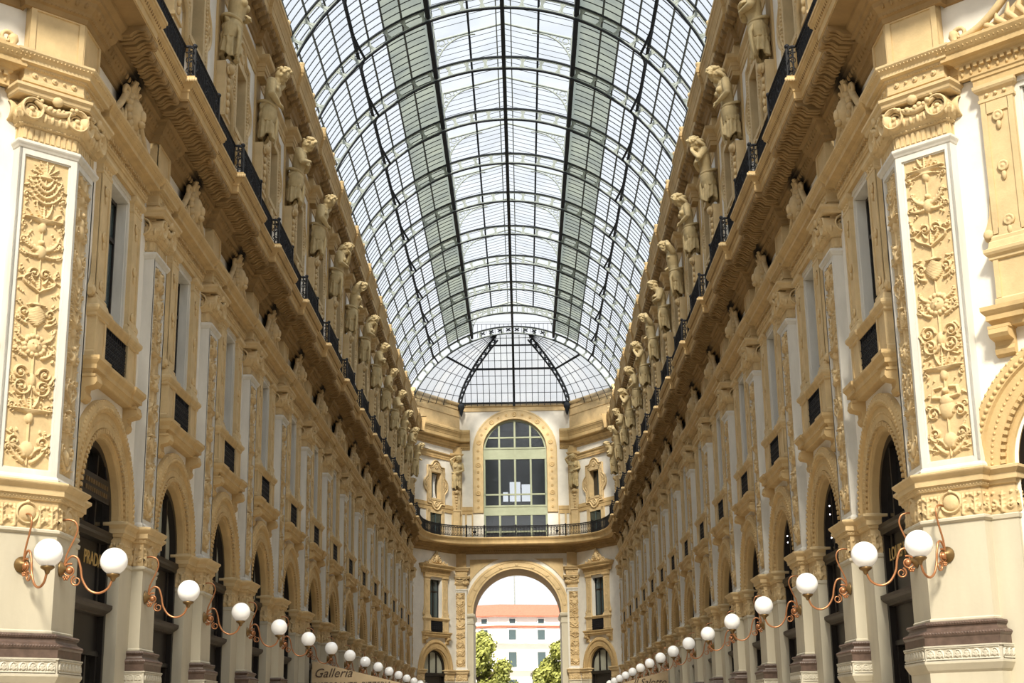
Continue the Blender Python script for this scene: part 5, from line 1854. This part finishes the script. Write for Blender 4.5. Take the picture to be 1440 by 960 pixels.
def tree(lab, x, y, top, rad, seed):
    q = random.Random(seed)
    r = thing('tree', lab, 'tree', (x, y, 0), 0, 'trees beyond the archway')
    t = MB(); t.tube([(0, 0, 0), (.05, 0, 1.5), (0, .05, top * .75)], [.22, .17, .05], 8)
    lumps = []
    for i in range(95):
        h = q.uniform(.16, 1.0); a = q.uniform(0, 2 * PI)
        rr = rad * min(1, (1.04 - h) * 1.75) * math.sqrt(q.uniform(.05, 1))
        lumps.append((rr * math.cos(a), rr * math.sin(a), h * top * .97, q.uniform(.6, 1.0)))
        t.tube([(0, 0, max(.8, h * top * .8 - .8)), (rr * .7 * math.cos(a), rr * .7 * math.sin(a), h * top * .93)], [.05, .02], 5, False)
    part('trunk', t, 'bark', r)
    lv = MB()
    for lx, ly, lz, lr in lumps:
        for i in range(260):
            v = Vector((q.gauss(0, 1), q.gauss(0, 1), q.gauss(0, 1))).normalized() * lr * q.uniform(.45, 1.05)
            c = Vector((lx, ly, lz)) + v
            n = (v.normalized() + Vector((q.uniform(-.7, .7), q.uniform(-.7, .7), q.uniform(-.7, .7)))).normalized()
            u = n.orthogonal().normalized(); w = n.cross(u); s_ = q.uniform(.12, .21)
            lv.add([tuple(c - u * s_), tuple(c + w * s_ * .6), tuple(c + u * s_), tuple(c - w * s_ * .6)], [(0, 1, 2, 3)])
    o = part('foliage', lv, 'leaf', r); o['kind'] = 'stuff'


tree('leafy green tree beyond the archway, at its left jamb', -3.8, 136, 9.9, 4.5, 4)
tree('leafy green tree beyond the archway, at its right jamb', 4.2, 138, 9.6, 4.2, 9)


# ================================================================== shop lettering, fairy lights, awnings
def text(name, s, size, m, loc, rz, label=None, parent=None, shear=0., ext=.008, space=1.0, cat='lettering', tilt=PI / 2):
    cu = bpy.data.curves.new(name, 'FONT'); cu.body = s; cu.size = size; cu.extrude = ext; cu.shear = shear; cu.space_character = space
    cu.resolution_u = 3
    o = bpy.data.objects.new(name, cu); C.objects.link(o)
    o.rotation_euler = (tilt, 0, rz); o.location = loc
    bpy.context.view_layer.update()
    me = bpy.data.meshes.new_from_object(o.evaluated_get(bpy.context.evaluated_depsgraph_get()))
    bpy.data.objects.remove(o); me.materials.clear(); me.materials.append(M[m])
    mt = Matrix.Translation(loc) @ Matrix.Rotation(rz, 4, 'Z') @ Matrix.Rotation(tilt, 4, 'X')
    me.transform(mt); me.name = name
    if parent is None:
        o = thing(name, label, cat, (0, 0, 0), 0, mesh=me)
    else:
        o = part(name, me, m, parent)
    return o


text('shop_lettering', 'PRADA', .36, 'gilt', (-WX - .215, 26.72, 3.02 + H), PI / 2, 'gilt capital letters on the dark shopfront of the first bay along the left wall')
text('shop_lettering', 'LOUIS VUITTON', .36, 'gilt', (WX + .215, 28.42, 2.98 + H), -PI / 2, 'gilt capital letters on the dark shopfront of the first bay along the right wall')
mx = CH_ROOT['R']
q = local_to(mx, 1.05)
nx, ny = math.cos(mx[1]), math.sin(mx[1])
text('shop_lettering', 'MONTBLANC', .36, 'gilt', (q[0][0] - .22 * nx, q[0][1] - .22 * ny, 2.75 + H), mx[1] + PI / 2, 'gilt capital letters on the dark shopfront of the angled end wall at right')
# hanging sign in the first left arch
r = thing('hanging_sign', 'dark sign board with faded gilt lettering hung in the first left arch', 'sign', *local_to(ROOT['L'](Y0['L'] + P / 2), 0))
m_ = MB(); m_.box(-.12, -.06, -.95, .85, 4.18, 4.62); part('board', m_, 'frame', r)
m_ = MB(); q_ = random.Random(5)
for zz in (4.47, 4.32):
    y = -.7
    while y < .65:
        w = q_.uniform(.05, .12); m_.box(-.06, -.052, y, y + w, zz - .04, zz + .045); y += w + .05
part('faded_lettering', m_, 'brass', r)
for y in (-.8, .7):
    m_ = MB(); m_.tube([(-.09, y, 4.62), (-.125, y, 4.9)], .012, 5); part('hanger', m_, 'iron', r)
for k, n in ((1, 4), (2, 4)):
    loc, rz = ROOT['R'](Y0['R'] + P * k + P / 2)
    r = thing('fairy_lights', f'hanging string of small white lights in the {ORD[k]} arch along the right wall', 'lights', loc, rz, 'strings of lights in the right-hand arches')
    for j, y in enumerate((-.35,)):
        w_ = MB(); w_.tube([(-.12, y, 3.9), (-.12, y, 5.0 - .3 * j)], .008, 4); part('wire', w_, 'iron', r)
        for i in range(n):
            b_ = MB(); b_.ball((-.11, y, 4.0 + (0, .17, .55, .78)[i] + rnd.uniform(-.04, .04)), .014, 8, 6); part('bulb', b_, 'bulb', r)


def awning(lab, Ya, Yb, x0, x1, z0, z1, txt, tx, tz, ts, sub=None):
    r = thing('cafe_awning', lab, 'awning', (0, 0, H), 0, 'tan canvas cafe awnings')
    m_ = MB(); m_.prism([(x0, z0), (x1, z1), (x1, z1 - .62), (x0, z1 - .62)], Ya, Ya + .05, 'y'); part('end_panel', m_, 'canvas', r)
    m_ = MB(); m_.prism([(x0, z0), (x1, z1), (x1, z1 + .04), (x0, z0 + .04)], Ya, Yb, 'y'); part('canopy', m_, 'canvas', r)
    m_ = MB(); m_.box(*sorted((x1, x1 + .04 * (1 if x1 > x0 else -1))), Ya, Yb, z1 - .5, z1 + .03); part('valance', m_, 'canvas', r)
    for Y in (Ya + .2, Yb - .2):
        m_ = MB(); m_.tube([(x1 * .99, Y, -1.65), (x1 * .99, Y, z1)], .05, 8); part('post', m_, 'iron', r)
    o = text('lettering', txt, ts, 'script', (tx, Ya - .012, tz), 0, parent=r, shear=.35)
    if sub:
        o = text('lettering', sub, .24, 'script', (tx + .02, Ya - .012, tz - .34), 0, parent=r, space=1.05)


awning('tan canvas awning with brown script lettering beside the left wall', 50.6, 60, -6.75, -2.6, 2.20, 1.15, 'Galleria', -6.70, 1.70, .42, 'RISTORANTE  PIZZERIA')
awning('tan canvas awning with brown script lettering beside the right wall', 65.5, 76, 6.75, 2.2, 2.22, 1.10, 'Il Salotto', 5.2, 1.66, .40)

# ================================================================== camera, light
f = 2048.
Yc = Vector((739 - 720, 480 - 1020.5, f)).normalized()
Zc = Vector((603 - 720, 480 + 7285, f)); Zc = (Zc - Yc * Zc.dot(Yc)).normalized()
Xc = Yc.cross(Zc)
if Xc.x < 0:
    Xc = -Xc
cam = bpy.data.cameras.new('camera'); co = bpy.data.objects.new('camera', cam); C.objects.link(co)
Rm = Matrix(((Xc[0], Xc[1], -Xc[2]), (Yc[0], Yc[1], -Yc[2]), (Zc[0], Zc[1], -Zc[2])))
co.matrix_world = Matrix.Translation((.465, 0, H)) @ Rm.to_4x4()
cam.sensor_width = 36; cam.lens = f / 1440 * 36; cam.clip_end = 600
bpy.context.scene.camera = co

sun = bpy.data.lights.new('sun', 'SUN'); sun.energy = 10.; sun.angle = math.radians(9); sun.color = (1, .90, .74)
so = bpy.data.objects.new('sun', sun); C.objects.link(so)
d = Vector((.02, .74, -.67)); so.rotation_euler = d.to_track_quat('-Z', 'Y').to_euler()

w = bpy.data.worlds.new('sky'); bpy.context.scene.world = w; w.use_nodes = True
nt = w.node_tree; bg = nt.nodes['Background']
tc = nt.nodes.new('ShaderNodeTexCoord'); sp = nt.nodes.new('ShaderNodeSeparateXYZ'); nt.links.new(tc.outputs['Generated'], sp.inputs[0])
r1 = nt.nodes.new('ShaderNodeMapRange'); r1.inputs['From Min'].default_value = -.2; r1.inputs['From Max'].default_value = .8
r1.interpolation_type = 'SMOOTHSTEP'
mxn = nt.nodes.new('ShaderNodeMix'); mxn.data_type = 'RGBA'
mxn.inputs['A'].default_value = (1.12, 1.12, 1.14, 1); mxn.inputs['B'].default_value = (.80, .86, .92, 1)
nt.links.new(sp.outputs['Z'], r1.inputs['Value']); nt.links.new(r1.outputs['Result'], mxn.inputs['Factor'])
# the sky is brighter round the sun, behind the camera
r2 = nt.nodes.new('ShaderNodeMapRange'); r2.interpolation_type = 'SMOOTHSTEP'
r2.inputs['From Min'].default_value = .1; r2.inputs['From Max'].default_value = 1.; r2.inputs['To Min'].default_value = 1.; r2.inputs['To Max'].default_value = 1.4
vm = nt.nodes.new('ShaderNodeVectorMath'); vm.operation = 'DOT_PRODUCT'; vm.inputs[1].default_value = (0, -.7, .71)
nt.links.new(tc.outputs['Generated'], vm.inputs[0]); nt.links.new(vm.outputs['Value'], r2.inputs['Value'])
# and brightest overhead, as under thin cloud
r3 = nt.nodes.new('ShaderNodeMapRange'); r3.interpolation_type = 'SMOOTHSTEP'
r3.inputs['From Min'].default_value = .52; r3.inputs['From Max'].default_value = .95; r3.inputs['To Min'].default_value = 1.; r3.inputs['To Max'].default_value = 2.6
nt.links.new(sp.outputs['Z'], r3.inputs['Value'])
mu = nt.nodes.new('ShaderNodeMath'); mu.operation = 'MULTIPLY'
nt.links.new(r2.outputs['Result'], mu.inputs[0]); nt.links.new(r3.outputs['Result'], mu.inputs[1])
nt.links.new(mxn.outputs['Result'], bg.inputs['Color']); nt.links.new(mu.outputs[0], bg.inputs['Strength'])

sc = bpy.context.scene
sc.view_settings.view_transform = 'Standard'; sc.view_settings.look = 'None'
sc.view_settings.exposure = 0.; sc.view_settings.gamma = 1.; sc.view_settings.use_curve_mapping = False
sc.cycles.max_bounces = 8; sc.cycles.diffuse_bounces = 4; sc.cycles.glossy_bounces = 3; sc.cycles.transmission_bounces = 4
sc.cycles.transparent_max_bounces = 14
sc.cycles.use_denoising = True
sc.cycles.caustics_reflective = False; sc.cycles.caustics_refractive = False
